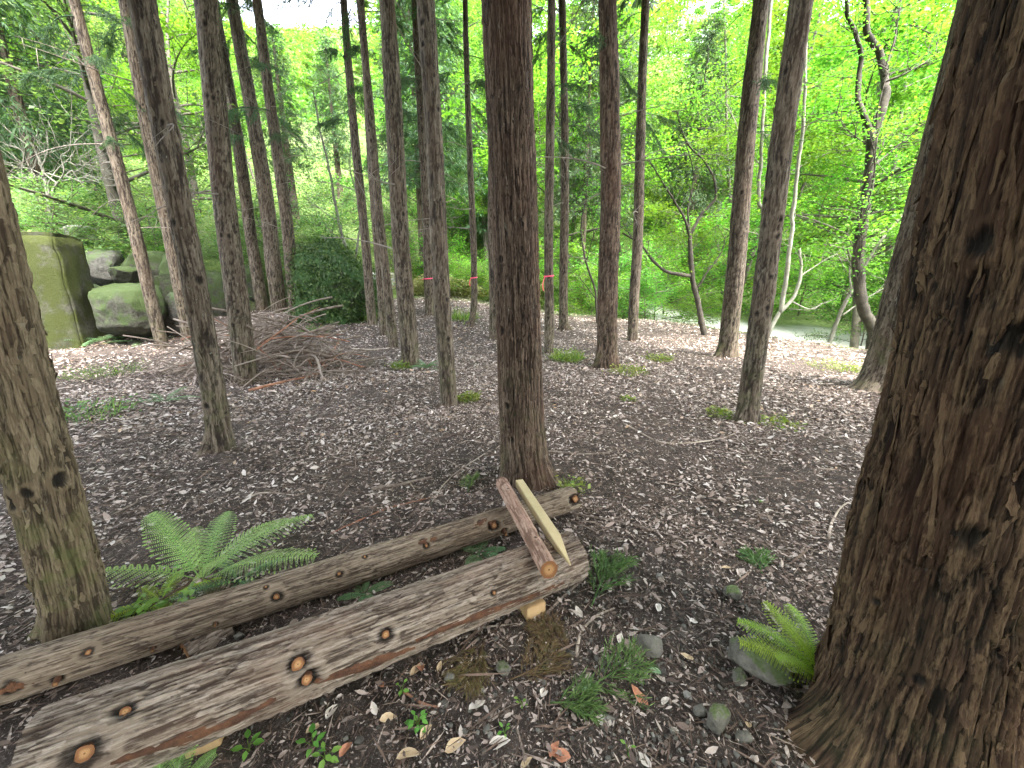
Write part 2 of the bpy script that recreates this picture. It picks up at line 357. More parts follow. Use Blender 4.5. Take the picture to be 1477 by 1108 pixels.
# ------------------------------------------------------------------ barked trunks and logs
def trunk(name, pts, rad, v, nu, mat, cw=.025, cl=.25, amp=.006, knots=(), flare=0, flen=.16, roots=(), lobes=5, seed=0, off=(0, 0, 0), ecc=.03, lumps=.02, flakes=None):
    pts = np.asarray(pts, float); seg = np.r_[0, np.cumsum(np.linalg.norm(np.diff(pts, axis=0), axis=1))]
    C = np.stack([np.interp(v, seg, pts[:, k]) for k in range(3)], -1); Rv = np.interp(v, seg, rad)
    t, a, b = frames(C); th = np.arange(nu) * 2*np.pi/nu
    TH, VV = np.meshgrid(th, v); RR = np.repeat(Rv[:, None], nu, 1); R0 = float(np.mean(Rv[:max(3, len(v)//2)]))
    cs, sn = np.cos(TH), np.sin(TH); bco = np.stack([cs*R0, sn*R0, VV], -1)
    r = RR * (1 + ecc*np.cos(2*TH + seed) + lumps * noise3(bco * [6, 6, 2.2], seed + 9) * 2)
    if flare:
        ph = hsh(np.arange(4), 0, seed) * 6.28
        lob = 1 + .55*np.cos(lobes*TH + ph[0]) + .35*np.cos((lobes-2)*TH + ph[1])
        r = r * (1 + flare * np.exp(-np.clip(VV - .08, 0, 9)/flen) * np.clip(lob, .1, 3))
    for (rt, rw, ra, rl) in roots:
        r = r + ra*np.exp(-((((TH - rt + np.pi) % (2*np.pi)) - np.pi)/rw)**2)*np.exp(-np.clip(VV - .12, 0, 9)/rl)
    nc = max(6, int(round(2*np.pi*R0/cw)))
    s_ = TH/(2*np.pi)*nc + .9*noise3(bco*[9, 9, 3.2], seed+1) + .35*noise3(bco*[30, 30, 9], seed+2)
    ci = np.floor(s_).astype(int); fs = s_ - ci; ci = ci % nc
    tt = VV/(cl*(.5 + hsh(ci, 0, seed))) + hsh(ci, 7, seed)*10 + .25*noise3(bco*[25, 25, 8], seed+3); ri = np.floor(tt).astype(int); ft = tt - ri
    hc = hsh(ci, ri, seed+4)
    gr = ss(0, .22, fs)*ss(1, .72, fs) * (.35 + .65*ss(0, .06, ft)*ss(1, .93, ft))
    s2 = TH/(2*np.pi)*nc*2.3 + 1.5*noise3(bco*[16, 16, 5], seed+21) + .5*noise3(bco*[55, 55, 14], seed+22)
    nc2 = max(6, int(round(nc*2.3))); s2 = s2*nc2/(nc*2.3); c2 = np.floor(s2).astype(int); f2 = s2 - c2; c2 = c2 % nc2
    t2 = VV/(cl*.45*(.4 + 1.2*hsh(c2, 0, seed+23))) + hsh(c2, 7, seed+24)*10 + .3*noise3(bco*[50, 50, 12], seed+25); r2 = np.floor(t2).astype(int); h2 = hsh(c2, r2, seed+26)
    g2 = ss(0, .3, f2)*ss(1, .6, f2)*(.4 + .6*ss(0, .05, t2-r2)*ss(1, .9, t2-r2)); hc = .5*hc + .5*h2
    fibn = fbm(bco*[1.6/cw, 1.6/cw, .25/cw], 3, seed+5)
    hv = .5 + .5*noise3(bco*[14, 14, 4], seed+8)
    d = amp*(.65*gr*(.25 + .45*hc + .5*hv) + .55*g2*(.3 + .9*h2) + .6*fibn)
    fz = noise3(bco*[.62/cw, .62/cw, .075/cw] + .8*noise3(bco*[14, 14, 5], seed+31)[..., None], seed+30)
    fis = ss(.16, .02, np.abs(fz)); d = d - amp*.9*fis
    kn = np.zeros_like(d)
    for (kt, kv, kr) in knots:
        du = R0*((TH - kt + np.pi) % (2*np.pi) - np.pi); q = np.sqrt(du**2 + ((VV-kv)*.85)**2)/kr + .45*fbm(bco*[45, 45, 30], 3, seed+6)
        d = d + kr*(.22*np.exp(-((q-1.3)/.5)**2) - .40*np.exp(-(q/.8)**2)); kn = np.maximum(kn, np.exp(-np.clip(q/.95, 0, 3)**4))
    r = r + d
    P = C[:, None] + r[..., None]*(cs[..., None]*a[:, None] + sn[..., None]*b[:, None])
    V = P.reshape(-1, 3); nv = len(v); i = np.arange(nv-1)[:, None]*nu; j = np.arange(nu)[None]; j2 = (j+1) % nu
    Q = np.stack([i+j, i+j2, i+nu+j2, i+nu+j], -1).reshape(-1, 4)
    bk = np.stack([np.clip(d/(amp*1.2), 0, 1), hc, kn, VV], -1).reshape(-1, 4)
    bco = bco.reshape(-1, 3)
    if flakes:                                  # loose strips of bark lifting off the trunk, part of the same surface
        n, vmax, ln, wd, lift = flakes; rg = np.random.default_rng(seed + 77); VV_, BB, KK, QQ = [], [], [], []; base = len(V)
        for k in range(n):
            i0 = rg.integers(5, int(np.searchsorted(v, vmax)) - 5); j0 = rg.uniform(0, nu); L_ = ln*rg.lognormal(0, .5); W_ = wd*rg.lognormal(0, .4); up = rg.random() < .5; lf = lift*rg.lognormal(-.3, .6); tn = rg.uniform(.3, 1.0); dr = rg.normal(0, .12)
            m = 7
            for a_ in range(m):
                s0 = a_/(m-1); vv = v[i0] + L_*(s0 - .5); ii = int(np.clip(np.searchsorted(v, vv), 0, nv-1)); f_ = s0 if up else 1-s0
                wv = W_*(.35 + .65*math.sin(math.pi*min(1, .12 + .8*s0)))*(1 + .3*rg.normal())
                for c_ in (-1, -.4, .4, 1):
                    jj = j0 + (c_*wv*.5 + dr*L_*s0)/R0*nu/(2*np.pi); jj0 = int(round(jj)) % nu; p_ = P[ii, jj0]; n_ = nrm(p_ - C[ii])
                    th_ = jj*2*np.pi/nu; pr_ = C[ii] + (math.cos(th_)*a[ii] + math.sin(th_)*b[ii])*(np.linalg.norm(p_ - C[ii]) + .0012 + lf*f_**2 + .25*W_*c_*c_*(.4 if k % 2 else -.2)) + t[ii]*(vv - v[ii])
                    VV_.append(pr_); BB.append([math.cos(th_)*R0, math.sin(th_)*R0, vv]); KK.append([.8, tn, 0, vv])
            q0 = base + k*m*4
            QQ += [[q0 + a_*4 + c_, q0 + a_*4 + c_ + 1, q0 + a_*4 + c_ + 5, q0 + a_*4 + c_ + 4] for a_ in range(m-1) for c_ in range(3)]
        V = np.concatenate([V, VV_]); bco = np.concatenate([bco, BB]); bk = np.concatenate([bk, KK]); Q = np.concatenate([Q, QQ])
    me = mesh(name, V - np.asarray(off), [Q], mat, {'bco': ('FLOAT_VECTOR', bco), 'bk': ('FLOAT_COLOR', bk)})
    return me, P
def disc_mesh(ring, mat, name, off=(0, 0, 0), bulge=0.0, rings=7):
    """cut face closing a ring of points; rnd = 0 at the pith, 1 at the rim"""
    ring = np.asarray(ring); c = ring.mean(0); n = len(ring); V = [c[None]]; A = [np.zeros(1)]
    for k in range(1, rings+1): V.append(c + (ring - c)*k/rings); A.append(np.full(n, k/rings))
    T = [[0, 1 + j, 1 + (j+1) % n] for j in range(n)]
    Q = [[1+(k-1)*n+j, 1+k*n+j, 1+k*n+(j+1) % n, 1+(k-1)*n+(j+1) % n] for k in range(1, rings) for j in range(n)]
    return mesh(name, np.concatenate(V) - np.asarray(off), [np.array(T), np.array(Q)], mat, {'rnd': ('FLOAT', np.concatenate(A))}, False)

def make_dead_branches():
    out = []
    for k in range(7):
        rng = np.random.default_rng(50 + k); A = Acc(); L = rng.uniform(.9, 2.0)
        n = 12; s_ = np.linspace(0, 1, n)
        up = rng.uniform(-.25, .45); sag = rng.uniform(-.5, .1)
        p = np.stack([L*s_, .12*L*np.sin(s_*3 + k)*s_, L*(up*s_ + sag*s_**2)], -1)
        A.add(*tube(p, .011*(1 - .8*s_) + .0015, 5))
        for j in range(rng.integers(3, 8)):
            q = rng.integers(3, n-1); d = nrm(p[q]-p[q-1] + rng.normal(0, .55, 3)); l = rng.uniform(.15, .5)
            e = p[q] + d*l*np.linspace(0, 1, 6)[:, None] + np.array([0, 0, -.12])*l*(np.linspace(0, 1, 6)**2)[:, None]
            A.add(*tube(e, .005*(1 - .75*np.linspace(0, 1, 6)), 4))
        out.append(A.mesh('dead_branch', M['dead']))
    return out
DEADB = make_dead_branches()

def cedar_crown(seed, n_br=70, Hc=6.0, Rc=1.9, per=70, wd=.16):
    rng = np.random.default_rng(seed); P, D, N, Sz = [], [], [], []; A = Acc()
    for k in range(n_br):
        z = Hc*(k + rng.random())/n_br; L = Rc*(1 - z/Hc)**.7*rng.uniform(.6, 1.1) + .25; an = k*2.4 + rng.normal(0, .4)
        o = np.array([math.cos(an), math.sin(an), 0])
        s_ = np.linspace(0, 1, 8); br = np.array([0, 0, z]) + o*L*s_[:, None] + np.array([0, 0, 1])*(L*(.25*s_ - .45*s_**2))[:, None]
        A.add(*tube(br, .018*(1-.8*s_), 4, False), 0)
        m = int(per*L/Rc) + 12; t = rng.uniform(.25, 1.05, m); c = np.stack([np.interp(t, s_, br[:, q]) for q in range(3)], -1)
        side = rng.normal(0, .22, (m, 3))*[1, 1, .6]; c = c + side
        d = nrm(o*1.0 + side*2.2 + np.array([0, 0, -.45]) + rng.normal(0, .25, (m, 3)))
        P.append(c); D.append(d); N.append(nrm(np.array([0, 0, 1]) + rng.normal(0, .5, (m, 3)))); Sz.append(rng.uniform(.16, .34, m))
    P, D, N, Sz = map(np.concatenate, (P, D, N, Sz))
    # each spray is a fan of narrow blades
    reps = 4; P4 = np.repeat(P, reps, 0); D4 = nrm(np.repeat(D, reps, 0) + RNG.normal(0, .38, (len(P)*reps, 3))); N4 = np.repeat(N, reps, 0); S4 = np.repeat(Sz, reps)*RNG.uniform(.7, 1.1, len(P)*reps)
    V, Q = leaves(P4, D4, N4, S4, wd, .2, -.12); A2 = Acc(); A2.add(V, Q, np.repeat(rng.random(len(P4)), 4))
    return A2.mesh('crown', M['leaf_cedar']), A.mesh('limbs', M['twig_dark'])
CCROWN = [cedar_crown(200 + k, 64, 5.5, 2.5, 95, .30) for k in range(3)]  # crowns above the frame, made broad and dense to shade the clearing floor

def spray_branch(seed):
    rng = np.random.default_rng(seed); A = Acc(); L = rng.uniform(1.1, 1.7); s_ = np.linspace(0, 1, 10); p = np.stack([L*s_, .1*L*np.sin(s_*3+seed), L*(.12*s_ - .42*s_**2)], -1); A.add(*tube(p, .014*(1-.8*s_)+.002, 5), .1); P, D, C = [], [], []
    for k in range(26):
        f = rng.uniform(.25, 1); c = np.array([np.interp(f, s_, p[:, q]) for q in range(3)]); l = rng.uniform(.25, .6)*(1.2-f*.5); d = nrm(np.array([.55, rng.normal(0, .55), -.55 + rng.normal(0, .25)])); tw = c + d*l*np.linspace(0, 1, 6)[:, None] + np.array([0, 0, -.18])*l*(np.linspace(0, 1, 6)**2)[:, None]
        A.add(*tube(tw, .003, 3), .1); m = 26
        for q in range(m):
            g = (q + rng.random())/m; e = tw[0] + (tw[-1]-tw[0])*g; P.append(e + rng.normal(0, .012, 3)); D.append(nrm(d + rng.normal(0, .55, 3) + [0, 0, -.35])); C.append(rng.random())
    V, Q = leaves(np.array(P), np.array(D), rdir(len(P), rng, -.2, 1), rng.uniform(.05, .13, len(P)), .16, .15); A.add(V, Q, np.repeat(C, 4)); return A.mesh('leafy_branch', M['leaf_cedar'])
SPRAY = [spray_branch(640 + k) for k in range(4)]
LEAFY = {1: 9, 2: 9, 5: 5, 6: 7, 7: 8, 8: 8, 9: 5, 10: 3, 13: 8, 14: 6, 17: 5, 18: 7, 20: 5, 19: 2, 21: 2}
CEDARS = [
 # base px, top px (y=0), width px, material, knots per m, dead branches, label
 ((118, 905), (-57, 240), 100, 'bark_left', 3, 0, 'thick mossy cedar trunk rising behind the lower ends of the two cut logs'),
 ((235, 502), (110, 0), 23, 'bark_mid', 7, 9, 'slim cedar trunk in front of the big mossy boulder, with a splayed dead branch'),
 ((274, 490), (181, 0), 25, 'bark_mid', 7, 6, 'cedar trunk just right of the mossy boulders, second from the boulder wall'),
 ((322, 648), (211, 0), 38, 'bark_mid', 7, 3, 'lichen-flecked cedar trunk with a pale root spur, in front of the brush pile'),
 ((356, 552), (295, 0), 37, 'bark_mid', 7, 4, 'thick dark-footed cedar trunk standing against the near side of the brush pile'),
 ((379, 447), (308, 0), 21, 'bark_mid', 6, 3, 'thin cedar trunk half hidden behind the thick one at the brush pile'),
 ((404, 449), (338, 0), 26, 'bark_mid', 7, 5, 'reddish-footed cedar trunk rising out of the back of the brush pile'),
 ((428, 459), (374, 0), 20, 'bark_mid', 7, 6, 'cedar trunk beside the left edge of the ivy-covered mound'),
 ((537, 469), (497, 0), 15, 'bark_mid', 6, 6, 'slender cedar trunk right of the forked sapling by the ivy mound'),
 ((553, 483), (521, 0), 11, 'bark_mid', 6, 2, 'narrow cedar trunk tucked behind a thicker one, left of the grassy-footed cedar'),
 ((568, 501), (517, 0), 14, 'bark_mid', 6, 4, 'straight thin cedar trunk overlapping a narrower trunk on its left'),
 ((593, 530), (553, 0), 28, 'bark_mid', 7, 4, 'stout cedar trunk with a green fern tuft at its foot, left of the clearing'),
 ((648, 583), (609, 0), 26, 'bark_mid', 6, 3, 'bare straight cedar trunk with a small yellow-green tuft at its right foot'),
 ((620, 455), (601, 0), 14, 'bark_mid', 5, 3, 'pale far cedar trunk marked with pink tape, half behind a nearer trunk'),
 ((686, 472), (672, 0), 10, 'bark_mid', 5, 5, 'thinnest cedar trunk, tied with pink tape and curved at its foot'),
 ((755, 688), (730, 0), 63, 'bark_main', 3, 0, 'large cedar trunk standing just behind the ends of the two cut logs'),
 ((713, 488), (712, 0), 15, 'bark_mid', 5, 0, 'cedar trunk almost wholly hidden behind the large trunk at the logs'),
 ((792, 508), (793, 0), 14, 'bark_mid', 5, 5, 'thin cedar trunk tied with pink tape whose tail hangs down'),
 ((813, 476), (812, 0), 14, 'bark_mid', 5, 6, 'thin cedar trunk with spreading roots, behind the one with hanging pink tape'),
 ((876, 530), (876, 0), 31, 'bark_main', 6, 5, 'dark ridged cedar trunk with a flared foot, right of the pink-taped pair'),
 ((912, 491), (934, 0), 16, 'bark_mid', 5, 6, 'slim smooth cedar trunk just right of the dark ridged one'),
 ((1048, 514), (1102, 0), 31, 'bark_mid', 8, 4, 'cedar trunk with rows of dark knots beside the crooked branching tree'),
 ((1076, 608), (1161, 0), 34, 'bark_mid', 7, 5, 'leaning cedar trunk with an orange bark scar and small tufts at its foot'),
 ((1278, 560), (1420, 0), 82, 'bark_mid', 4, 1, 'cedar trunk half hidden behind the huge flaky trunk'),
 ((1292, 1040), (1592, 0), 300, 'bark_right', 2, 0, 'huge close cedar trunk with flaking red-brown bark and hollow dark knots'),
]
TREES = []
for ti, (bp, tp, wpx, mat, kpm, nb, label) in enumerate(CEDARS):
    rng = np.random.default_rng(1000 + ti)
    B = gp(*bp); T = aty(tp[0], tp[1], B[1]); ax = T - B; ax = ax/ax[2]
    tilt = math.cos(math.atan2(tp[0]-bp[0], bp[1]-tp[1])); rad0 = .5*wpx*tilt/F*depth(B + ax*.6)/math.hypot(1, (bp[0]-CX)/F)   # wide-angle stretch towards the frame's edge
    big = wpx > 50; huge = wpx > 200
    if not big: rad0 *= .92
    Ht = max(13.5, 7 + .70*B[1]) + rng.uniform(-.5, 1.5); zs = np.r_[-.15, np.linspace(0, Ht, 60)]
    sway = .05*rad0/.15*np.sin(zs*.55 + ti) * ss(.8, 3, zs)*(0 if big else 1)
    pts = B + ax*zs[:, None]; pts[:, 0] += sway
    if ti == 14: pts[:, 0] -= .10*np.exp(-np.clip(zs, 0, 9)/.35)*1.6
    rad = rad0*(1 - .72*np.clip(zs, 0, Ht)/Ht*np.where(zs < 5, .75, 1.0))
    L = np.linalg.norm(pts[-1]-pts[0]); vis = min(L*.8, 1.0 + (B[1]+.5)*.85 + 1.2)
    if huge: v = np.r_[np.linspace(0, 3.9, 1050), np.linspace(4.05, L, 14)]; nu = 460; pr = dict(cw=.019, cl=.42, amp=.010, flare=.24, flen=.16, lobes=4, lumps=.03, flakes=(900, 3.6, .09, .0085, .006))
    elif ti == 15: v = np.r_[np.linspace(0, 4.6, 900), np.linspace(4.8, L, 14)]; nu = 300; pr = dict(cw=.013, cl=.36, amp=.007, flare=.16, flen=.16, lobes=5, flakes=(520, 4.4, .07, .008, .005))
    elif ti == 0: v = np.r_[np.linspace(0, 2.6, 620), np.linspace(2.8, L, 14)]; nu = 300; pr = dict(cw=.024, cl=.24, amp=.006, flare=.22, flen=.13, lobes=4, lumps=.035, flakes=(260, 2.4, .06, .012, .006))
    elif big: v = np.r_[np.linspace(0, 6, 520), np.linspace(6.2, L, 14)]; nu = 150; pr = dict(cw=.03, cl=.3, amp=.009, flare=.28, flen=.25, lobes=4)
    else: v = np.r_[np.linspace(0, vis, 300), np.linspace(vis+.2, L, 10)]; nu = 64 if wpx > 24 else 44; pr = dict(flakes=(int(16*vis), vis*.95, .06, .012, .008), cw=.022, cl=.22, amp=.006, flare=.20 if ti in (19, 21, 22, 18, 3) else .10, flen=.14, lobes=5)
    kn = []
    for k in range(int(kpm*vis)):
        kr = rng.uniform(.015, .028) if not big else rng.uniform(.014, .028)
        kn.append((rng.uniform(0, 6.28), rng.uniform(.35, vis), kr))
    root = thing('cedar_tree', label, 'tree', B, 'straight cedars in the grove')
    pr['roots'] = {24: [(3.35, .45, .26, .10), (4.4, .35, .10, .10)], 15: [(-.35, .45, .15, .16), (3.6, .3, .05, .1), (5.2, .2, .05, .12)], 0: [(3.3, .4, .10, .10), (5.9, .35, .09, .09), (4.7, .3, .05, .09)], 23: [(3.2, .5, .18, .16)], 19: [(3.3, .5, .16, .14), (-.2, .4, .07, .12)], 3: [(4.0, .25, .16, .13), (5.6, .3, .05, .12)], 18: [(-.2, .4, .25, .1), (3.4, .3, .1, .1)], 21: [(3.3, .4, .13, .2), (-.1, .4, .10, .2)], 22: [(3.2, .4, .06, .1), (-.2, .4, .07, .1)]}.get(ti, ())
    if huge:   # hollow knots where the photograph has them: find angle and height of the surface point under the pixel
        kn = []
        me, P = trunk('trunk', pts, rad, v, nu, M[mat], seed=300 + ti*17, off=B, knots=[], **pr)
        bpy.data.meshes.remove(me)
        for (kx, ky, kr) in [(1412, 352, .030), (1462, 490, .040), (1398, 778, .032), (1262, 868, .013), (1325, 980, .016), (1295, 575, .008)]:
            q = P[:, :, :] - EYEP; dd = q @ FW; sx = CX + F*q[..., 0]/dd; sy = CY - F*(q @ UP)/dd
            e = (sx-kx)**2 + (sy-ky)**2 + np.where(dd > depth(B)*.98 + 9, 1e6, 0) + 3e3*dd
            i, j = np.unravel_index(np.argmin(e), e.shape); kn.append((j*2*np.pi/nu, v[i], kr))
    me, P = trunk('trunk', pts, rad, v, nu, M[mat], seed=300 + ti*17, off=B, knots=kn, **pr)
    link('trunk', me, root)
    cr, lm = CCROWN[ti % 3]; zc = max(8.2, 2.6 + .70*B[1]) + rng.uniform(-.2, .6); top = B + ax*zc
    sc = rng.uniform(.85, 1.15)
    c = link('crown', cr, root, top - B, (0, 0, rng.uniform(0, 6)), sc); l2 = link('limbs', lm, c)
    for k in range(nb):
        z = rng.uniform(1.9 if wpx < 30 else 2.4, min(7.8, 1.6 + B[1]*.66)); q = B + ax*z; q[0] += np.interp(z, zs, sway)
        link('dead_branch', DEADB[rng.integers(0, 7)], root, q - B, (0, 0, rng.uniform(0, 6.28)), rng.uniform(.6, 1.15)*(.5 if B[1] < 5 else 1))
    for k in range(LEAFY.get(ti, 0)):
        z = EYE - B[2] + B[1]*rng.uniform(.32, .64); q = B + ax*z; q[0] += np.interp(z, zs, sway)
        link('leafy_branch', SPRAY[rng.integers(0, 4)], root, q - B, (0, 0, rng.uniform(0, 6.28)), rng.uniform(.55, .95)*min(1.25, B[1]/11))
    TREES.append(dict(root=root, B=B, ax=ax, rad=rad0, P=P, v=v, zs=zs, sway=sway))

# unseen cedars added behind and beside the viewer to block light from there
rng = np.random.default_rng(4242)
for k, (x, y) in enumerate([(-2.4, -1.6), (1.6, -2.6), (-5.5, .4), (5.6, .8), (-.6, -4.4), (3.8, -4.6), (-4.2, -4.8), (7.6, 3.6), (-8.2, 3.6), (-7.4, -3.0), (7.2, -2.4), (.9, -7.5), (-3.0, -8.5), (5.0, -8.5)]):
    if k in (7, 8): continue
    z = float(H(x, y)); B = np.array([x, y, z]); root = thing('cedar_tree', 'unseen straight cedar added behind the viewer to block light', 'tree', B, 'unseen cedars added behind the viewer')
    hz = np.r_[-.15, np.linspace(0, 13, 20)]; me, P = trunk('trunk', B + np.array([0, 0, 1])*hz[:, None], .18*(1 - .7*np.clip(hz, 0, 13)/13), np.linspace(0, 13.1, 120), 40, M['bark_mid'], seed=1500+k, off=B, flare=.12, cw=.022)
    link('trunk', me, root); cr, lm = CCROWN[k % 3]; c = link('crown', cr, root, (0, 0, 6.5 + rng.random()), (0, 0, rng.uniform(0, 6)), 1.15); link('limbs', lm, c)

# pink marking tape on three trunks
for ti, py, tail in ((13, 401, .05), (14, 399, .22), (17, 397, .30)):
    T = TREES[ti]; q = aty(0, py, T['B'][1]); z = q[2] - T['B'][2]; c = T['B'] + T['ax']*z
    i = int(np.argmin(np.abs(T['v'] - z - .15))); ring = T['P'][i]; cc = ring.mean(0); rr = np.linalg.norm(ring - cc, axis=1).max() + .006
    th = np.linspace(0, 2*np.pi, 33)[:-1]; A = Acc(); n = 32; hh = .014
    V = np.concatenate([cc + np.stack([np.cos(th)*rr, np.sin(th)*rr, 0*th + dz + .012*np.sin(th+1)], -1) for dz in (-hh, hh)]); j = np.arange(n)
    r = thing('marking_ribbon', ['pink marking tape around the pale far cedar trunk', 'pink marking tape around the thinnest cedar trunk', 'pink marking tape with a hanging tail on a thin cedar, nearest of the three tapes'][(13, 14, 17).index(ti)], 'ribbon', cc, 'pink tapes tied round trunks')
    A.add(V, [np.stack([j, (j+1) % n, n+(j+1) % n, n+j], -1)]); link('band', A.mesh('band', M['ribbon'], cc), r)
    A = Acc(); kx = cc + np.array([-rr*.75, -rr*.72, 0]); s_ = np.linspace(0, 1, 8)
    pts = kx + np.stack([-.05*np.sin(s_*2.5), -.03*s_, -tail*s_], -1); V = np.concatenate([pts - [.009, 0, 0], pts + [.009, .004, 0]]); j = np.arange(7)
    A.add(V, [np.stack([j, j+1, 8+j+1, 8+j], -1)]); link('tail', A.mesh('tail', M['ribbon'], cc), r)

# ------------------------------------------------------------------ broadleaf trees
def grow(rng, base, height, r0, limb0=.22, nl=13, spread=.42, lean=None):
    br, tips = [], []
    n = 14; s_ = np.linspace(0, 1, n); ph = rng.uniform(0, 6, 4)
    ln = lean if lean is not None else rng.normal(0, .12, 2)
    tr = base + np.stack([height*(ln[0]*s_ + .035*np.sin(s_*5+ph[0])*s_), height*(ln[1]*s_ + .035*np.sin(s_*4+ph[1])*s_), height*s_], -1)
    br.append((tr, r0*(1 - .85*s_) + .006)); tips.append(tr[-1])
    for k in range(nl):
        t = limb0 + (.97 - limb0)*(k + rng.random())/nl; p0 = np.array([np.interp(t, s_, tr[:, q]) for q in range(3)])
        an = k*2.4 + rng.normal(0, .5); L = height*spread*(1.15 - t)*rng.uniform(.65, 1.15) + .4; el = rng.uniform(.1, .75)
        d = np.array([math.cos(an), math.sin(an), el]); m = 9; u = np.linspace(0, 1, m)
        side = np.array([-d[1], d[0], 0])*rng.normal(0, .25)
        lb = p0 + d*L*u[:, None] + side*L*(u**2)[:, None] + np.array([0, 0, -1])*(L*.30*u**2*el)[:, None]
        lr = r0*.42*(1 - t*.6); br.append((lb, lr*(1 - .85*u) + .004)); tips.append(lb[-1])
        for j in range(4 + int(L*1.5)):
            tu = rng.uniform(.25, 1); q0 = np.array([np.interp(tu, u, lb[:, q]) for q in range(3)])
            d2 = nrm(nrm(lb[-1]-lb[0])*.8 + rng.normal(0, .6, 3)*[1, 1, .45]); l2 = rng.uniform(.3, .95)*(.5 + .25*L)
            uu = np.linspace(0, 1, 5); tw = q0 + d2*l2*uu[:, None] + rng.normal(0, .03, (5, 3))*uu[:, None]
            br.append((tw, .012*(1 - .8*uu) + .002)); tips.append(tw[-1]); tips.append(tw[2])
    return br, np.array(tips)
def leafpads(rng, tips, per, pr, ls):
    n = len(tips)*per; c = np.repeat(tips, per, 0); rr = np.sqrt(rng.random(n))*np.repeat(rng.uniform(.6, 1.25, len(tips))*pr, per); a = rng.uniform(0, 6.28, n)
    P = c + np.stack([np.cos(a)*rr, np.sin(a)*rr, rng.normal(0, .10, n) - .18*(rr/pr)**2*pr], -1)
    D = rdir(n, rng, -.55, .25); N = nrm(np.array([0, 0, 1]) + rng.normal(0, .42, (n, 3)))
    V, Q = leaves(P, D, N, rng.uniform(.7, 1.3, n)*ls, .75, .12, -.08); return V, Q, np.repeat(np.clip(rng.random(n)*.75 + np.repeat(rng.random(len(tips))*.25, per), 0, 1), 4)
def make_broadleaf(seed, height, r0, per, ls, nl=13, spread=.42, pr=.42, limb0=.22):
    rng = np.random.default_rng(seed); br, tips = grow(rng, np.zeros(3), height, r0, limb0, nl, spread)
    A = Acc()
    for p, r in br: A.add(*tube(p, r, 6 if r[0] > .03 else 4, False))
    L = Acc(); V, Q, a = leafpads(rng, tips, per, pr, ls); L.add(V, Q, a)
    return A.mesh('trunk', M['twig_grey']), L.mesh('crown', M['leaf_lime'])
BL = [make_broadleaf(400+k, h, .07+.01*k, int(per*.78), ls, nl, sp, pr, l0) for k, (h, per, ls, nl, sp, pr, l0) in enumerate(
    [(8, 60, .085, 16, .42, .46, .12), (9.5, 64, .085, 17, .40, .48, .15), (7, 60, .08, 15, .48, .42, .10), (11, 66, .09, 19, .36, .5, .14), (6, 56, .075, 14, .5, .4, .08)])]
FARB = [make_broadleaf(450+k, 9, .11, 34, .19, 15, .44, .62, .08) for k in range(3)]
def put_tree(name, pair, p, rz, sc, mat, label, group, bark=None):
    r = thing(name, label, 'tree', p, group, rz); r.scale = (sc, sc, sc*1.0)
    t = link('trunk', pair[0], r); c = link('crown', pair[1], r)
    for o, m in ((c, mat), (t, bark)):
        if m: o.material_slots[0].link = 'OBJECT'; o.material_slots[0].material = m
    return r
def skycap(x, y):   # the gap of open sky over the clearing: trees there stay lower
    k = x/max(y, .1); return .46 if -.63 < k < -.24 else 9
rng = np.random.default_rng(77); spots = [(a*(b+.3)/F*1.0, b) for a, b in ((-638, 12.5), (-700, 15), (-98, 17), (100, 16), (132, 19), (-230, 18))]
def scatter(n, x0, x1, y0, y1, dmin, test=None):
    got = 0
    for _ in range(n*40):
        if got >= n: break
        x, y = rng.uniform(x0, x1), rng.uniform(y0, y1)
        if all((x-a)**2 + (y-b)**2 > dmin**2 for a, b in spots) and (test is None or test(x, y)):
            spots.append((x, y)); got += 1; yield x, y
KINDS = [('leaf_lime', 'bright lime leafy tree on the slope beyond the clearing'), ('leaf_mid', 'mid-green leafy tree on the slope beyond the clearing'), ('leaf_pale', 'pale green leafy tree on the bank above the boulders')]
def place(gen, kinds, hmin, hmax, lib=BL, group='leafy trees beyond the clearing', lab=None):
    for x, y in gen:
        b = rng.integers(0, len(lib)); z = float(H(x, y)); hs = rng.uniform(hmin, hmax); hgt = 9.0
        sc = hs; cap = skycap(x, y)*math.hypot(x, y) + 1.5 - z
        base_h = [8, 9.5, 7, 11, 6][b] if lib is BL else 9
        sc = min(sc, cap/(base_h*1.05)); k = kinds[rng.integers(0, len(kinds))]
        if sc < .25: continue
        put_tree('leafy_tree', lib[b], (x, y, z - .1), rng.uniform(0, 6.28), sc, M[KINDS[k][0]], lab or KINDS[k][1], group, M['limb_brown'])
place(scatter(15, 2.5, 24, 12, 27, 2.6, lambda x, y: y > edge_y(x) + 7.5), [0, 0, 1], 1.1, 1.65)
place(scatter(10, -3, 28, 25, 34, 3.0), [0, 1], 1.2, 1.7)
place(scatter(11, -9, 5, 24.5, 34, 2.8), [0, 1, 0], 1.0, 1.5)
place(scatter(18, -30, -7.5, 11, 30, 2.8, lambda x, y: wall_d(x, y) > 2.0), [2, 1, 2, 0], .9, 1.5)
place(scatter(8, 8, 22, 6.5, 13, 2.2, lambda x, y: x > 8.5), [0, 1], .9, 1.2)
place(scatter(130, -75, 75, 33, 85, 4.0), [0, 1, 2], .9, 1.5, FARB, 'trees on the far hillside', 'leafy tree among many on the far hillside')
SHR = [make_broadleaf(480+k, 1.7, .022, 26, .065, 13, .55, .24, .04) for k in range(3)]
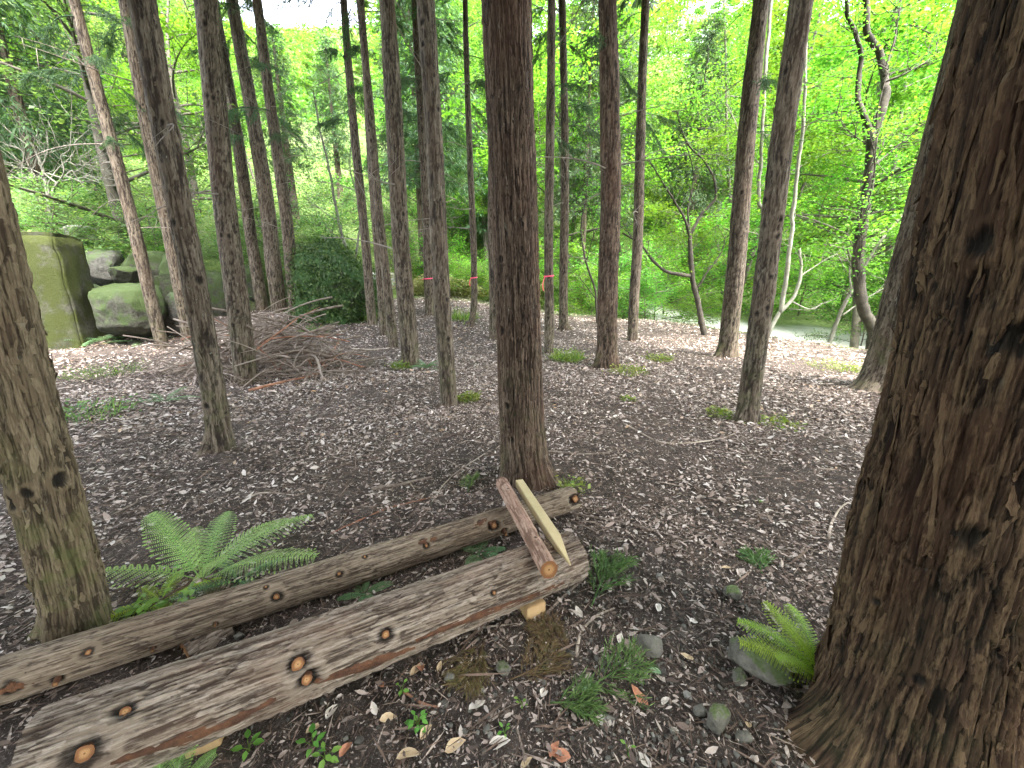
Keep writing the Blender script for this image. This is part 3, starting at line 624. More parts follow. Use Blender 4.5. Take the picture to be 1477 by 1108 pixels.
for k, (x, y, sc, mt) in enumerate([(.6, 17.2, 1.0, 0), (2.0, 16.4, .9, 1), (3.2, 15.6, 1.1, 0), (4.2, 14.8, .8, 0), (5.0, 14.6, 1.0, 1), (-1.6, 16.9, .8, 0), (-.3, 16.7, .8, 1), (1.3, 16.3, .7, 0), (10.6, 11.6, .8, 1), (11.6, 12.0, .9, 0), (5.8, 15.8, 1.3, 0), (4.6, 17.5, 1.5, 1), (2.8, 18.5, 1.5, 0), (6.8, 17.5, 1.5, 0), (8.4, 19, 1.6, 1), (10.5, 18.5, 1.6, 0), (12.5, 17, 1.5, 0), (12.2, 13.2, 1.2, 1), (13.5, 11.5, 1.4, 0),
      (-1.0, 17.6, 1.0, 1), (-2.4, 17.8, .9, 0), (-5.0, 17.4, 1.1, 2), (-13.2, 11.2, .55, 2), (-11.6, 11.6, .5, 2), (-9.8, 11.6, .45, 1), (-8.6, 12.6, .5, 2), (-15.5, 9.0, .6, 1), (-3.8, 18.6, 1.3, 0), (6.2, 12.9, .6, 0), (11.2, 9.4, .9, 0), (-7.0, 15.6, 1.0, 2), (-8.5, 14.0, .9, 2), (-10.5, 12.0, .8, 2), (-12.5, 11.0, .9, 2), (9.4, 21, 1.8, 0), (1.2, 20, 1.7, 1)]):
    r = put_tree('leafy_shrub', SHR[k % 3], (x, y, float(H(x, y)) - .05), k*1.9, sc, M[['leaf_lime', 'leaf_mid', 'leaf_pale'][mt]], ['bright green leafy shrub among those along the edge of the clearing', 'deeper green leafy shrub among those along the edge of the clearing', 'pale green leafy shrub on the bank behind the boulders and mound'][mt], 'leafy shrubs round the clearing', M['limb_brown']); r['category'] = 'shrub'
rng = np.random.default_rng(515)
place(scatter(8, -2, 34, 35, 44, 3.0), [0, 1], 1.5, 1.9)
rng = np.random.default_rng(99)
place(scatter(22, -15, 15, -15, -4.5, 2.2), [1, 1, 0], .8, 1.2, lab='unseen leafy tree added behind the viewer to block light', group='unseen leafy trees added behind the viewer')  # out-of-view belt of trees, added to cut the light from behind
place(((x, y) for x, y in [(-9.5, -1), (-11, 2.5), (9.5, -1.5), (11.5, 1.5)]), [1], .8, 1.1, lab='unseen leafy tree added behind the viewer to block light', group='unseen leafy trees added behind the viewer')  # a few more unseen trees at the sides, added to cut light
# cedars behind, with low drooping sprays
CLOW = [cedar_crown(230 + k, 110, 10.0, 2.1, 60) for k in range(2)]
for k, (px, y, zl, sc) in enumerate([(505, 21, 2.0, .9), (612, 20, 4.6, 1.0), (870, 23, 4.4, 1.1), (440, 17, 2.2, .8), (100, 12.5, 1.6, .9), (38, 15, 1.5, 1.0), (640, 18, 4.6, 1.0), (838, 19, 4.2, .9), (60, 17, 1.0, 1.0), (150, 21, 1.2, 1.1), (250, 24, 1.0, 1.0), (985, 24, 3.5, 1.0), (720, 27, 2, 1.2)]):
    p = aty(px, 420, y); z = float(H(p[0], y)); base = np.array([p[0], y, z - .1]); r2 = np.random.default_rng(900 + k)
    if skycap(p[0], y) < 1: sc = min(sc, (.5*math.hypot(p[0], y) + 1.5 - z - zl)/10)
    r = thing('cedar_tree', 'dark cedar with low drooping sprays among the leafy trees behind', 'tree', base, 'cedars behind the clearing')
    hz = np.linspace(0, zl + 9*sc, 20); me, P = trunk('trunk', base + np.array([0, 0, 1])*hz[:, None], .17*(1 - .8*hz/hz[-1]), np.linspace(0, hz[-1], 60), 20, M['bark_mid'], seed=700+k, off=base, amp=.005)
    link('trunk', me, r); c = link('crown', CLOW[k % 2][0], r, (0, 0, zl), (0, 0, r2.uniform(0, 6)), sc); link('limbs', CLOW[k % 2][1], c)

# ------------------------------------------------------------------ crooked trees drawn as polylines at their own distance
def crooked(name, label, Y, paths, mat, crown=None, seed=0, twigs=6, per=40, pad=.35, ls=.07, cat='tree'):
    """paths: list of (pixel polyline, start radius, end radius); the first is the trunk"""
    rng = np.random.default_rng(seed); A = Acc(); tips = []; base = None
    for k, (pl, ra, rb) in enumerate(paths):
        dy = np.cumsum(rng.normal(0, .12, len(pl)))*(0 if k == 0 else 1); dy -= dy[0]
        w = np.array([aty(x, y, Y + d) for (x, y), d in zip(pl, dy)])
        if k == 0:
            w[0][2] = min(w[0][2], float(H(w[0][0], w[0][1]))) - .05; base = w[0].copy()
        c = spline(w, 8*len(pl)); u = np.linspace(0, 1, len(c))
        c = c + np.stack([fbm(c*3 + q*7, 2, seed+q) for q in range(3)], -1)*.03*min(1, ra*20)
        A.add(*tube(c, ra + (rb-ra)*u + ra*.10*noise3(c*9, seed), 8 if ra > .03 else 5)); tips.append(c[-1])
        for j in range(twigs):
            q = rng.integers(len(c)//3, len(c)); d = nrm(nrm(c[min(q+1, len(c)-1)] - c[q-2]) + rng.normal(0, .7, 3)); l = rng.uniform(.4, 1.3); uu = np.linspace(0, 1, 8)
            tw = c[q] + d*l*uu[:, None] + np.cumsum(rng.normal(0, .025, (8, 3)), 0)*l + np.array([0, 0, .15])*l*(uu**2)[:, None]
            A.add(*tube(tw, .008*(1 - .8*uu) + .0015, 4)); tips += [tw[-1], tw[5]]
    r = thing(name, label, cat, base); link('trunk', A.mesh('trunk', M[mat], base), r)
    if crown:
        tips = np.array(tips); tips = tips[tips[:, 2] > base[2] + 1.2]
        L = Acc(); V, Q, a = leafpads(rng, tips, per, pad, ls); L.add(V, Q, a); link('crown', L.mesh('crown', M[crown], base), r)
    return r
crooked('crooked_tree', 'dark crooked tree with a thick arching side limb behind the slim smooth cedar', 10.5,
  [([(1017, 486), (1008, 440), (1000, 405), (996, 370), (995, 335)], .085, .055), ([(995, 398), (975, 396), (954, 388), (934, 366), (922, 350), (898, 336)], .05, .02),
   ([(996, 345), (985, 310), (960, 270), (935, 230)], .04, .012), ([(996, 338), (1010, 312), (1032, 282), (1022, 240), (990, 205), (975, 160)], .045, .012),
   ([(1006, 415), (1022, 390), (1040, 365), (1047, 340)], .03, .012), ([(995, 340), (993, 300), (1000, 250), (985, 190)], .03, .008)], 'twig_dark', 'leaf_lime', 31, 8, 22, .32, .06)
crooked('vine_tree', 'dark twisted tree wrapped in vines, curved like a hook at its foot', 9.2,
  [([(1254, 520), (1260, 480), (1246, 450), (1240, 415), (1238, 365), (1248, 305), (1254, 250), (1258, 190)], .13, .085), ([(1258, 195), (1240, 150), (1240, 110), (1243, 80), (1234, 50), (1222, 14), (1218, -40)], .055, .03),
   ([(1258, 200), (1275, 150), (1276, 115), (1270, 78), (1251, 48), (1248, 0), (1240, -60)], .08, .05), ([(1258, 240), (1290, 215), (1330, 180), (1350, 160)], .025, .008), ([(1272, 120), (1310, 105), (1355, 75)], .025, .008),
   ([(1256, 500), (1247, 440), (1232, 380), (1246, 320), (1262, 240), (1252, 190)], .018, .012), ([(1250, 470), (1236, 410), (1244, 350), (1238, 290), (1262, 215), (1268, 150), (1282, 100)], .014, .01),
   ([(1262, 215), (1225, 190), (1205, 160)], .014, .005), ([(1275, 110), (1290, 60), (1300, 0)], .03, .015)], 'twig_dark', 'leaf_lime', 32, 12, 16, .32, .06)
crooked('leaning_sapling', 'thin dark sapling leaning right toward the huge trunk, at the edge of the drop', 9.6,
  [([(1190, 513), (1205, 470), (1228, 420), (1262, 360), (1302, 308)], .05, .025), ([(1228, 420), (1226, 385), (1238, 350)], .02, .008), ([(1215, 455), (1250, 430), (1300, 402)], .02, .008)], 'twig_grey', None, 33, 5)
crooked('pale_sapling', 'pale bleached leaning sapling beside the leaning cedar', 10.8,
  [([(1106, 486), (1122, 455), (1143, 432), (1156, 390), (1153, 360)], .06, .03), ([(1126, 452), (1137, 380), (1143, 320), (1150, 250), (1160, 150), (1165, 0)], .06, .03), ([(1140, 434), (1168, 446), (1190, 436)], .02, .006), ([(1152, 400), (1190, 375), (1215, 362)], .02, .006)], 'twig_pale', 'leaf_lime', 34, 3, 12, .3)
crooked('slender_maple', 'slender pale maple stem between the knotty cedar and the leaning cedar', 11.5,
  [([(1085, 482), (1096, 400), (1100, 310), (1094, 290), (1097, 230), (1103, 120), (1112, 0), (1116, -60)], .06, .035), ([(1097, 240), (1070, 200), (1050, 150)], .015, .006)], 'twig_grey', 'leaf_lime', 35, 7, 60, .42, .06)
crooked('forked_sapling', 'pale forked sapling growing beside the ivy-covered mound', 13.2,
  [([(514, 460), (517, 417), (507, 381), (497, 350), (488, 318), (476, 250), (462, 190), (452, 130)], .075, .02), ([(510, 385), (517, 345), (519, 300), (505, 240), (512, 170)], .04, .012), ([(490, 322), (460, 300), (438, 285)], .018, .006), ([(497, 348), (478, 335), (466, 322)], .018, .006)], 'twig_grey', 'leaf_mid', 36, 6, 40, .4, .06)
crooked('slender_maple', 'slender dark stem standing before the pale stream bed, left of the dark ridged cedar', 12.5,
  [([(862, 470), (858, 420), (846, 380), (838, 330), (846, 280), (852, 200)], .04, .015), ([(858, 430), (835, 400), (810, 380)], .018, .006), ([(846, 375), (860, 330), (880, 300)], .015, .006)], 'twig_dark', 'leaf_lime', 37, 6, 46, .4, .06)

# ------------------------------------------------------------------ boulder wall, mossy concrete, ivy mound
def rock(label, px, py, wpx, hpx, mat, seed, yb=None, boxy=3.0, cat='boulder', name='boulder', group='boulders of the old wall', dep=.8, sub=5, zbase=None):
    """a boulder whose base centre is seen at (px, py)"""
    B = gp(px, py) if yb is None else aty(px, py, yb)
    d = depth(B); wx, hz = wpx/F*d*.5, hpx/F*d*.5
    bm = bmesh.new(); bmesh.ops.create_icosphere(bm, subdivisions=sub, radius=1)
    V = np.array([v.co for v in bm.verts]); Fc = np.array([[v.index for v in f.verts] for f in bm.faces]); bm.free()
    V = V / (np.sum(np.abs(V)**boxy, 1)**(1/boxy))[:, None]
    rg = np.random.default_rng(seed)
    for _ in range(7):      # chop with random planes for facets
        n = nrm(rg.normal(0, 1, 3)); k = rg.uniform(.55, .9); q = V @ n; V = V - np.clip(q - k, 0, 9)[:, None]*n*.85
    V = V*(1 + .10*fbm(V*1.7 + seed, 3, seed)[:, None] + .055*fbm(V*5, 4, seed+3)[:, None])
    V = V*[wx, wx*dep, hz] + [0, wx*dep*.6, hz*.9]
    return tag(link(name, mesh(name, V, [Fc], M[mat]), None, B, (0, 0, rg.uniform(-.25, .25))), label, cat, group)
rock('largest mossy green boulder with ferns growing in front of it', 172, 497, 128, 92, 'boulder', 1, dep=.7)
rock('flat-topped grey boulder beside the mossy concrete wall, above the small dark boulder', 125, 420, 84, 66, 'boulder_grey', 2, 10.3, boxy=4.5)
rock('small round dark boulder wedged between the concrete wall and the largest boulder', 112, 442, 44, 40, 'boulder_grey', 3, 9.8)
rock('mossy boulder behind the slim cedar, above the largest boulder', 195, 420, 84, 64, 'boulder', 4, 10.8)
rock('little mossy cushion-shaped boulder on top of the largest boulder', 178, 410, 40, 26, 'boulder', 5, 10.1)
rock('shadowy boulder seen between the first two slim cedars', 256, 486, 56, 66, 'boulder_grey', 6, dep=.7)
rock('mossy boulder above the shadowy one, between the first two slim cedars', 240, 436, 66, 70, 'boulder', 7, 10.9)
rock('mossy boulder behind the lichen-flecked cedar', 305, 470, 60, 80, 'boulder', 8, 11.6)
rock('grey boulder glimpsed between the trunks behind the brush pile', 352, 455, 74, 84, 'boulder', 9, 12.4)
rock('dim boulder between the two cedars left of the ivy mound', 400, 450, 60, 60, 'boulder_grey', 10, 13.2)
rock('pale broken stone lying on the bank above the concrete wall', 110, 348, 46, 24, 'stone_pale', 12, 11.6)
def box_mesh(name, cx, hw, hd, hh, mat, nseg=14, nz=.02, seed=0):
    bm = bmesh.new(); bmesh.ops.create_cube(bm, size=2); bmesh.ops.bevel(bm, geom=bm.edges[:], offset=.05, segments=2, affect='EDGES')
    bmesh.ops.subdivide_edges(bm, edges=bm.edges[:], cuts=nseg, use_grid_fill=True)
    V = np.array([v.co for v in bm.verts])*[hw, hd, hh] + cx; Fq = [[v.index for v in f.verts] for f in bm.faces]; bm.free()
    V = V + nz*np.stack([fbm(V*3 + k*5, 3, seed+k) for k in range(3)], -1)
    by = {}
    for f in Fq: by.setdefault(len(f), []).append(f)
    return mesh(name, V, [np.array(v) for v in by.values()], mat)
B = gp(80, 506); d = depth(B); hw = 44/F*d
tag(link('concrete_wall', box_mesh('concrete_wall', (0, .5, 1.2), hw, .5, 1.38, M['moss_wall'], 12, .05, 3), None, B + [-.25, 0, -.1], (0, 0, R(22))), 'upright slab of concrete wall covered in yellow-green moss, beside the boulders', 'wall')
# ivy mound
B = gp(478, 462); d = depth(B); W = 54/F*d
bm = bmesh.new(); bmesh.ops.create_icosphere(bm, subdivisions=5, radius=1); V = np.array([v.co for v in bm.verts]); Fc = np.array([[v.index for v in f.verts] for f in bm.faces]); bm.free()
V = V/(np.sum(np.abs(V)**4, 1)**(1/4))[:, None]
V = V*(1 + .26*fbm(V*1.6, 3, 8)[:, None] + .12*fbm(V*4.5, 2, 9)[:, None]); V = V*[W, W*.9, 1.3] + [0, W*.6, .72]; V[:, 2] -= np.clip(V[:, 0], 0, 9)*np.clip(V[:, 2], 0, 9)*.42
mo = tag(link('ivy_mound', mesh('ivy_mound', V, [Fc], M['mound']), None, B), 'rounded mound thickly covered in dark green ivy and moss', 'mound')
rg = np.random.default_rng(5); tri = V[Fc]; nn = nrm(np.cross(tri[:, 1]-tri[:, 0], tri[:, 2]-tri[:, 0])); k = rg.integers(0, len(Fc), 15000); P = tri[k].mean(1) + nn[k]*np.abs(rg.normal(0, .10, (15000, 1))) + rg.normal(0, .03, (15000, 3))
A = Acc(); VV, Q = leaves(P, nrm(rg.normal(0, .7, (15000, 3)) + [0, 0, -.7]), nrm(nn[k] + rg.normal(0, .45, (15000, 3))), rg.uniform(.04, .085, 15000), .85, .12); A.add(VV, Q, np.repeat(rg.random(15000), 4)); link('ivy', A.mesh('ivy', M['leaf_ivy']), mo)
for k, (px, py, yy, ww, hh) in enumerate([(520, 418, 15.2, 60, 22), (528, 398, 16.0, 54, 16), (500, 384, 16.8, 60, 14)]):
    p = aty(px, py, yy); d = depth(p); lab = ['lowest pale stone step beside the ivy mound', 'middle pale stone step beside the ivy mound', 'topmost pale stone step beside the ivy mound'][k]
    tag(link('stone_step', box_mesh('stone_step', (0, .5, -.3), ww*.5/F*d, .5, hh/F*d, M['stone_pale'], 6, .05, 20+k), None, p, (0, 0, R(-8))), lab, 'step', 'pale stone steps')

# ------------------------------------------------------------------ logs
def log(name, label, pa, za, pb, zb, ra, rb, mat, seed, stubs, cw, patches, amp=.006, nu=200, nv=620):
    A0, B0 = atz(*pa, za), atz(*pb, zb); L = np.linalg.norm(B0 - A0); u = np.linspace(0, 1, 24); bend = np.sin(u*np.pi)*.012*L/2
    pts = A0 + (B0-A0)*u[:, None]; pts[:, 2] += bend*.4; perp = nrm(np.cross(B0-A0, [0, 0, 1])); pts += perp*(bend*.8)[:, None]
    rad = ra + (rb-ra)*u; kn = []
    root = thing(name, label, 'log', A0)
    v = np.linspace(0, L*1.0005, nv); kw = dict(cw=cw, cl=.26, amp=amp, seed=seed, off=A0, ecc=.02, lumps=.022)
    me, P = trunk('bark', pts, rad, v, nu, M[mat], **kw); bpy.data.meshes.remove(me)
    q = P - EYEP; dd = q @ FW; sx = CX + F*q[..., 0]/dd; sy = CY - F*(q @ UP)/dd
    def find(px, py):
        e = (sx-px)**2 + (sy-py)**2 + 60000*(dd - dd.min()*0)*.01; i, j = np.unravel_index(np.argmin(e), e.shape); return i, j
    for (px, py, kr, ln) in stubs:
        i, j = find(px, py); kn.append((j*2*np.pi/nu, v[i], kr*1.35))
    me, P2 = trunk('bark', pts, rad, v, nu, M[mat], knots=[(a, b, k*1.05) for a, b, k in kn], **kw); 
    link('bark', me, root)
    link('cut_end', disc_mesh(P2[0][::-1], M['cut_pale'], 'cut_end', A0), root); link('cut_end', disc_mesh(P2[-1], M['cut_pale'], 'cut_end', A0), root)
    C = pts.mean(0)
    for (px, py, kr, ln) in stubs:          # sawn branch stubs
        i, j = find(px, py); p = P2[i, j]; cen = P2[i].mean(0); n = nrm(p - cen); n = nrm(n + nrm(EYEP - p)*.25)
        s_ = np.linspace(-.03, ln, 6); rr = .74*kr*np.array([1.5, 1.35, 1.2, 1.1, 1.0, .94]); pp = p + n*s_[:, None]
        tv, tp = tube(pp, rr, 16, False); tv = tv + .16*kr*np.stack([noise3(tv*90 + q*9, q) for q in range(3)], -1)
        kr = kr*1.0; m1 = mesh('branch_stub', tv - A0, tp, M['peel']); st = link('branch_stub', m1, root)
        link('cut_face', disc_mesh(tv[-16:], M['cut'], 'cut_face', A0, rings=4), st)
    for k, (pl, hw) in enumerate(patches):         # patches where the bark has come away, pieces of the surface set a little proud
        ij = [find(*p) for p in pl]; Vp = []
        m = 26; ii = np.interp(np.linspace(0, len(ij)-1, m), range(len(ij)), [a for a, b in ij]); jj = np.interp(np.linspace(0, len(ij)-1, m), range(len(ij)), np.unwrap(np.array([b for a, b in ij])*2*np.pi/nu)*nu/(2*np.pi))
        for r_ in range(m):
            i = int(round(ii[r_])); row = P2[i]; cen = row.mean(0); w_ = hw*math.sin(math.pi*(r_+.5)/m)**.6*(1 + .5*noise3(np.array([r_*.8, k, 0.]), 5) + .25*noise3(np.array([r_*2.1, k, 3.]), 5)); sp = w_/rad[0]*nu/(2*np.pi)
            for c_ in np.linspace(-1, 1, 9):
                jx = jj[r_] + c_*sp; j0 = int(math.floor(jx)) % nu; p = cen + nrm(row[j0]-cen)*(np.linalg.norm(row - cen, axis=1).mean() + amp*.75 - .006*abs(c_)**4); Vp.append(p)
        i_ = np.arange(m-1)[:, None]*9; j_ = np.arange(8)[None]; Q = np.stack([i_+j_, i_+j_+1, i_+10+j_, i_+9+j_], -1).reshape(-1, 4)
        link('peeled_patch', mesh('peeled_patch', np.array(Vp) - A0, [Q], M['peel']), root)
    return root, A0, B0, P2
LB = log('cut_log', 'thicker front log with grey-pink ridged bark and orange peeled patches', (58, 1096), .19, (829, 800), .208, .120, .106, 'bark_log', 71,
    [(430, 958, .026, .020), (443, 978, .022, .014), (557, 916, .018, .012), (118, 1088, .030, .010), (178, 1026, .018, .004), (712, 853, .010, .012)], .0125,
    [([(452, 985), (530, 962), (600, 936)], .020), ([(600, 925), (660, 902), (770, 862), (815, 842)], .018), ([(160, 1100), (250, 1075), (330, 1045), (400, 1010)], .022)], .0075)
LA = log('cut_log', 'thinner back log with smooth brown bark and many sawn branch stubs', (-25, 990), .115, (826, 718), .125, .078, .074, 'bark_logb', 91,
    [(830, 720, .030, .03), (712, 757, .022, .03), (727, 766, .014, .05), (615, 786, .012, .012), (692, 752, .012, .004), (610, 780, .014, .004), (490, 828, .011, .012), (400, 861, .016, .012), (383, 846, .007, .008), (526, 803, .008, .008), (311, 900, .007, .02), (222, 935, .007, .02), (127, 941, .013, .006), (15, 993, .018, .01), (84, 980, .012, .03)], .010,
    [([(685, 757), (700, 752), (716, 752)], .02), ([(600, 785), (616, 779), (632, 775)], .014), ([(-10, 1005), (20, 992), (50, 985)], .02)], .0035)
# short cut piece propping the thin log
def shortlog(name, label, pa, pb, za, zb, r, mat, cutm, seed, group=None, cat='log', nu=60, nv=90, cw=.02):
    A0, B0 = atz(*pa, za), atz(*pb, zb); u = np.linspace(0, 1, 8); pts = A0 + (B0-A0)*u[:, None]; L = np.linalg.norm(B0-A0)
    root = thing(name, label, cat, A0, group); me, P = trunk('bark', pts, r*(1 - .08*u), np.linspace(0, L, nv), nu, M[mat], cw=cw, cl=.12, amp=.0025, seed=seed, off=A0, knots=[(k*2.1, L*(.2 + .2*k), .008) for k in range(4)])
    link('bark', me, root); link('cut_end', disc_mesh(P[0][::-1], M[cutm], 'cut_end', A0), root); link('cut_end', disc_mesh(P[-1], M[cutm], 'cut_end', A0), root); return A0, B0
shortlog('log_support', 'short stubby log piece propping the thin log from below', (268, 945), (330, 905), .045, .045, .05, 'bark_log', 'cut', 5, cat='log piece')
shortlog('round_pole', 'round pinkish peeled pole laid across the two logs', (724, 697), (792, 822), .262, .356, .040, 'bark_pole', 'cut', 6, cat='pole', nu=80, nv=160)
# squared pointed stake
def beam(name, label, P0, P1, hw, hh, mat, cat, point=0.0, group=None):
    ax = nrm(P1-P0); sd = nrm(np.cross(ax, [0, 0, 1])); up = np.cross(sd, ax); L = np.linalg.norm(P1-P0)
    bm = bmesh.new(); st = [0, L-point, L] if point else [0, L]; rings = []
    for k, s_ in enumerate(st):
        f = .12 if (point and k == 2) else 1.0; cc = (-sd*hw*.75*0 - up*hh*.5) if (point and k == 2) else 0
        rings.append([bm.verts.new(P0 - P0 + ax*s_ + cc + sd*hw*a*(f) + up*hh*b*(f if k == 2 and point else 1)) for a, b in ((-1, -1), (1, -1), (1, 1), (-1, 1))])
    for a, b in zip(rings, rings[1:]):
        for j in range(4): bm.faces.new([a[j], a[(j+1) % 4], b[(j+1) % 4], b[j]])
    bm.faces.new(rings[0][::-1]); bm.faces.new(rings[-1]); bmesh.ops.recalc_face_normals(bm, faces=bm.faces[:])
    bmesh.ops.bevel(bm, geom=bm.edges[:], offset=.0025, segments=2, affect='EDGES')
    me = bpy.data.meshes.new(name); bm.to_mesh(me); bm.free(); me.materials.append(M[mat])
    return tag(link(name, me, None, P0), label, cat, group)
beam('pointed_stake', 'squared pale new timber stake with a sharpened point, laid across the logs', atz(749, 697, .26), atz(823, 812, .346), .025, .025, 'wood_pale', 'stake', .19)
beam('timber_block', 'squared timber block under the upper end of the thick log', atz(742, 838, .06), atz(774, 886, .06), .048, .045, 'wood_block', 'block')
beam('timber_block', 'squared timber block under the lower end of the thick log, beside the small fern', atz(322, 1005, .06), atz(292, 1080, .06), .05, .045, 'wood_block', 'block')

# ------------------------------------------------------------------ ferns, sprigs, seedlings, tufts
def frond_mesh(rng, L, lift, droop, mat, wid=.33, lim=19):
    n = 24; s_ = np.linspace(0, 1, n); p = np.stack([L*s_*math.cos(lift), .06*L*np.sin(s_*2)*rng.normal(0, 1)*s_, L*(s_*math.sin(lift) - droop*s_**2)], -1)
    t, _, _ = frames(p); A = Acc(); A.add(*tube(p, .0028*(1 - .8*s_) + .0006, 4, False), .3)
    P, D, N, Z, C = [], [], [], [], []
    for k in range(lim):
        f = .14 + .86*k/lim; c = np.array([np.interp(f, s_, p[:, q]) for q in range(3)]); tt = np.array([np.interp(f, s_, t[:, q]) for q in range(3)])
        up = nrm(np.array([-tt[2]*1., 0, tt[0]]) + 1e-6); sd = nrm(np.cross(up, tt)); pl = wid*L*.5*(math.sin(math.pi*min(1, (f*.93)**.75))**.8 + .03)*rng.uniform(.9, 1.08)
        for sg in (-1, 1):
            d = nrm(sd*sg + tt*.42 - up*.10); m = max(4, int(11*pl/(wid*L*.5)) + 3)
            for j in range(m):
                g = (j + .4)/m; P.append(c + d*pl*g - up*(pl*.16*g*g)); w_ = .024*L*(1 - g*.72)
                for s2 in (-1, 1):
                    dl = np.cross(up, d)*s2
                    if s2 == 1: P.append(P[-1])
                    D.append(dl + d*.75); N.append(up + rng.normal(0, .10, 3)); Z.append(max(w_, .004)); C.append(rng.random())
            P.append(c + d*pl*.8 - up*(pl*.13)); D.append(d - up*.15); N.append(up); Z.append(pl*.2); C.append(.5)
    V, Q = leaves(np.array(P), np.array(D), np.array(N), np.array(Z), .5, .05); A.add(V, Q, np.repeat(C, 4)); return A.mesh('frond', mat)
def fern(label, px, py, nf, L, mat, seed, az=(0, 6.28), lift=(.5, 1.0), droop=.5, group='ferns on the forest floor', brown=False):
    B = gp(px, py); rng = np.random.default_rng(seed); r = thing('fern', label, 'fern', B, group)
    ms = [frond_mesh(rng, L*rng.uniform(.75, 1.1), rng.uniform(*lift), droop*rng.uniform(.7, 1.2), M[mat]) for _ in range(min(nf, 6))]
    for k in range(nf):
        a = az[0] + (az[1]-az[0])*(k + rng.uniform(.2, .8))/nf; link('frond', ms[k % len(ms)], r, (0, 0, 0), (rng.normal(0, .15), 0, a), rng.uniform(.9, 1.1))
    if brown:
        for k in range(4): o = link('dead_frond', frond_mesh(rng, L*.5, .1, .3, M['leaf_brown']), r, (0, 0, .02), (0, 0, rng.uniform(3.5, 6)))
    return r
fern('large pale green fern with arching fronds behind the thin log', 292, 838, 8, .66, 'leaf_fern', 1, (-.7, 3.7), (.5, 1.0), .45, brown=True)
fern('bright lime fern growing beside the stone at the huge trunk', 1190, 985, 6, .42, 'leaf_fernlime', 2, (1.5, 3.3), (.65, 1.1), .35)
fern('small green fern in front of the lower end of the thick log', 240, 1165, 7, .27, 'leaf_fern', 3, (0, 6.28), (.8, 1.25), .25)
fern('wide bluish fern spreading before the largest boulder', 160, 492, 8, 1.0, 'leaf_ferndull', 4, (-.4, 6), (.25, .6), .35)
fern('low fern between the largest boulder and the slim cedar', 205, 494, 6, .75, 'leaf_ferndull', 5, (-.4, 6), (.2, .5), .3)
fern('yellowing low fern between the mossy trunk and the thin log', 232, 868, 6, .26, 'leaf_fernlime', 6, (0, 6.28), (.2, .6), .3)
fern('dull green fern lying along the thin log, right of the large fern', 345, 838, 6, .28, 'leaf_ferndull', 7, (0, 6.28), (.1, .5), .3)
fern('leafy fern tuft at the foot of the stout cedar', 616, 532, 9, .45, 'leaf_ferndull', 8, (0, 6.28), (.4, .9), .5)
fern('small fern on the litter in front of the brush pile', 238, 580, 6, .4, 'leaf_ferndull', 9, (0, 6.28), (.3, .8), .4)
fern('tiny fern under the gap between the two logs, near the poles', 525, 858, 6, .14, 'leaf_ferndull', 10, (0, 6.28), (.4, .9), .4)
fern('dark green fern wedged between the logs left of the round pole', 690, 800, 7, .20, 'leaf_ferndull', 11, (0, 6.28), (.2, .7), .3)

def sprig_mesh(rng, L, mat, dens=1.0):
    A = Acc(); n = 10; s_ = np.linspace(0, 1, n); st = np.stack([L*s_, .1*L*np.sin(s_*2.2)*rng.normal(0, 1), .05*L*np.sin(s_*3)], -1); A.add(*tube(st, .003*(1-.7*s_)+.001, 4), .2); P, D, C = [], [], []
    def needles(p):
        m = int(26*dens); t = np.linspace(.12, 1, m)
        for q, tt in enumerate(t):
            c = np.array([np.interp(tt, np.linspace(0, 1, len(p)), p[:, k]) for k in range(3)]); ax = nrm(p[-1]-p[0])
            d = nrm(ax*1.1 + rng.normal(0, .55, 3)*[1, 1, .7]); P.append(c); D.append(d); C.append(rng.random())
    needles(st[4:])
    for k in range(16):
        f = .15 + .8*k/16; c = np.array([np.interp(f, s_, st[:, q]) for q in range(3)]); sg = 1 if k % 2 else -1
        l = L*.55*(1.05-f)*rng.uniform(.7, 1.2) + .03; d = nrm(np.array([.9, sg*rng.uniform(.5, 1.1), rng.uniform(-.1, .45)])); tw = c + d*l*np.linspace(0, 1, 5)[:, None] + np.array([l*.2, 0, -.02*l])*(np.linspace(0, 1, 5)**2)[:, None]
        A.add(*tube(tw, .0016, 3), .2); needles(tw)
    V, Q = leaves(np.array(P), np.array(D), rdir(len(P), rng, .2, 1), rng.uniform(.022, .045, len(P)), .11, .1); A.add(V, Q, np.repeat(C, 4)); return A.mesh('sprig', mat)
for k, (px, py, rz, L, mt, lab) in enumerate([
   (852, 880, 1.15, .34, 'leaf_sprig', 'bushy fresh green cedar sprig lying right of the thick log end'), (858, 862, .75, .30, 'leaf_sprig', 'second green cedar sprig overlapping the bushy one by the log end'),
   (845, 1000, .35, .26, 'leaf_sprig', 'green cedar sprig lying beside a broken pale leaf, below the bushy one'), (792, 1018, .1, .16, 'leaf_sprig', 'short green cedar sprig at the near edge of the leaf-strewn soil'),
   (735, 985, .7, .22, 'leaf_brown', 'browned cedar sprig lying in front of the timber block'), (700, 925, -2.0, .22, 'leaf_brown', 'browned cedar sprig tucked under the thick log'),
   (830, 950, 2.3, .2, 'leaf_brown', 'half-browned cedar sprig between the bushy one and the near leaves'), (1098, 830, 1.3, .14, 'leaf_sprig', 'little cedar sprig on open litter right of the logs'), (675, 712, 1.5, .18, 'leaf_sprig', 'little green cedar sprig left of the large trunk foot')]):
    rg = np.random.default_rng(600+k); B = gp(px, py); q = tag(link('cedar_sprig', sprig_mesh(rg, L, M[mt], 1.3), None, B + [0, 0, .015], (rg.normal(0, .2), -.08, rz)), lab, 'sprig', 'cedar sprigs on the ground')
    if mt == 'leaf_brown': q.scale = (1, 1, .35); q.rotation_euler = (0, -.03, rz)

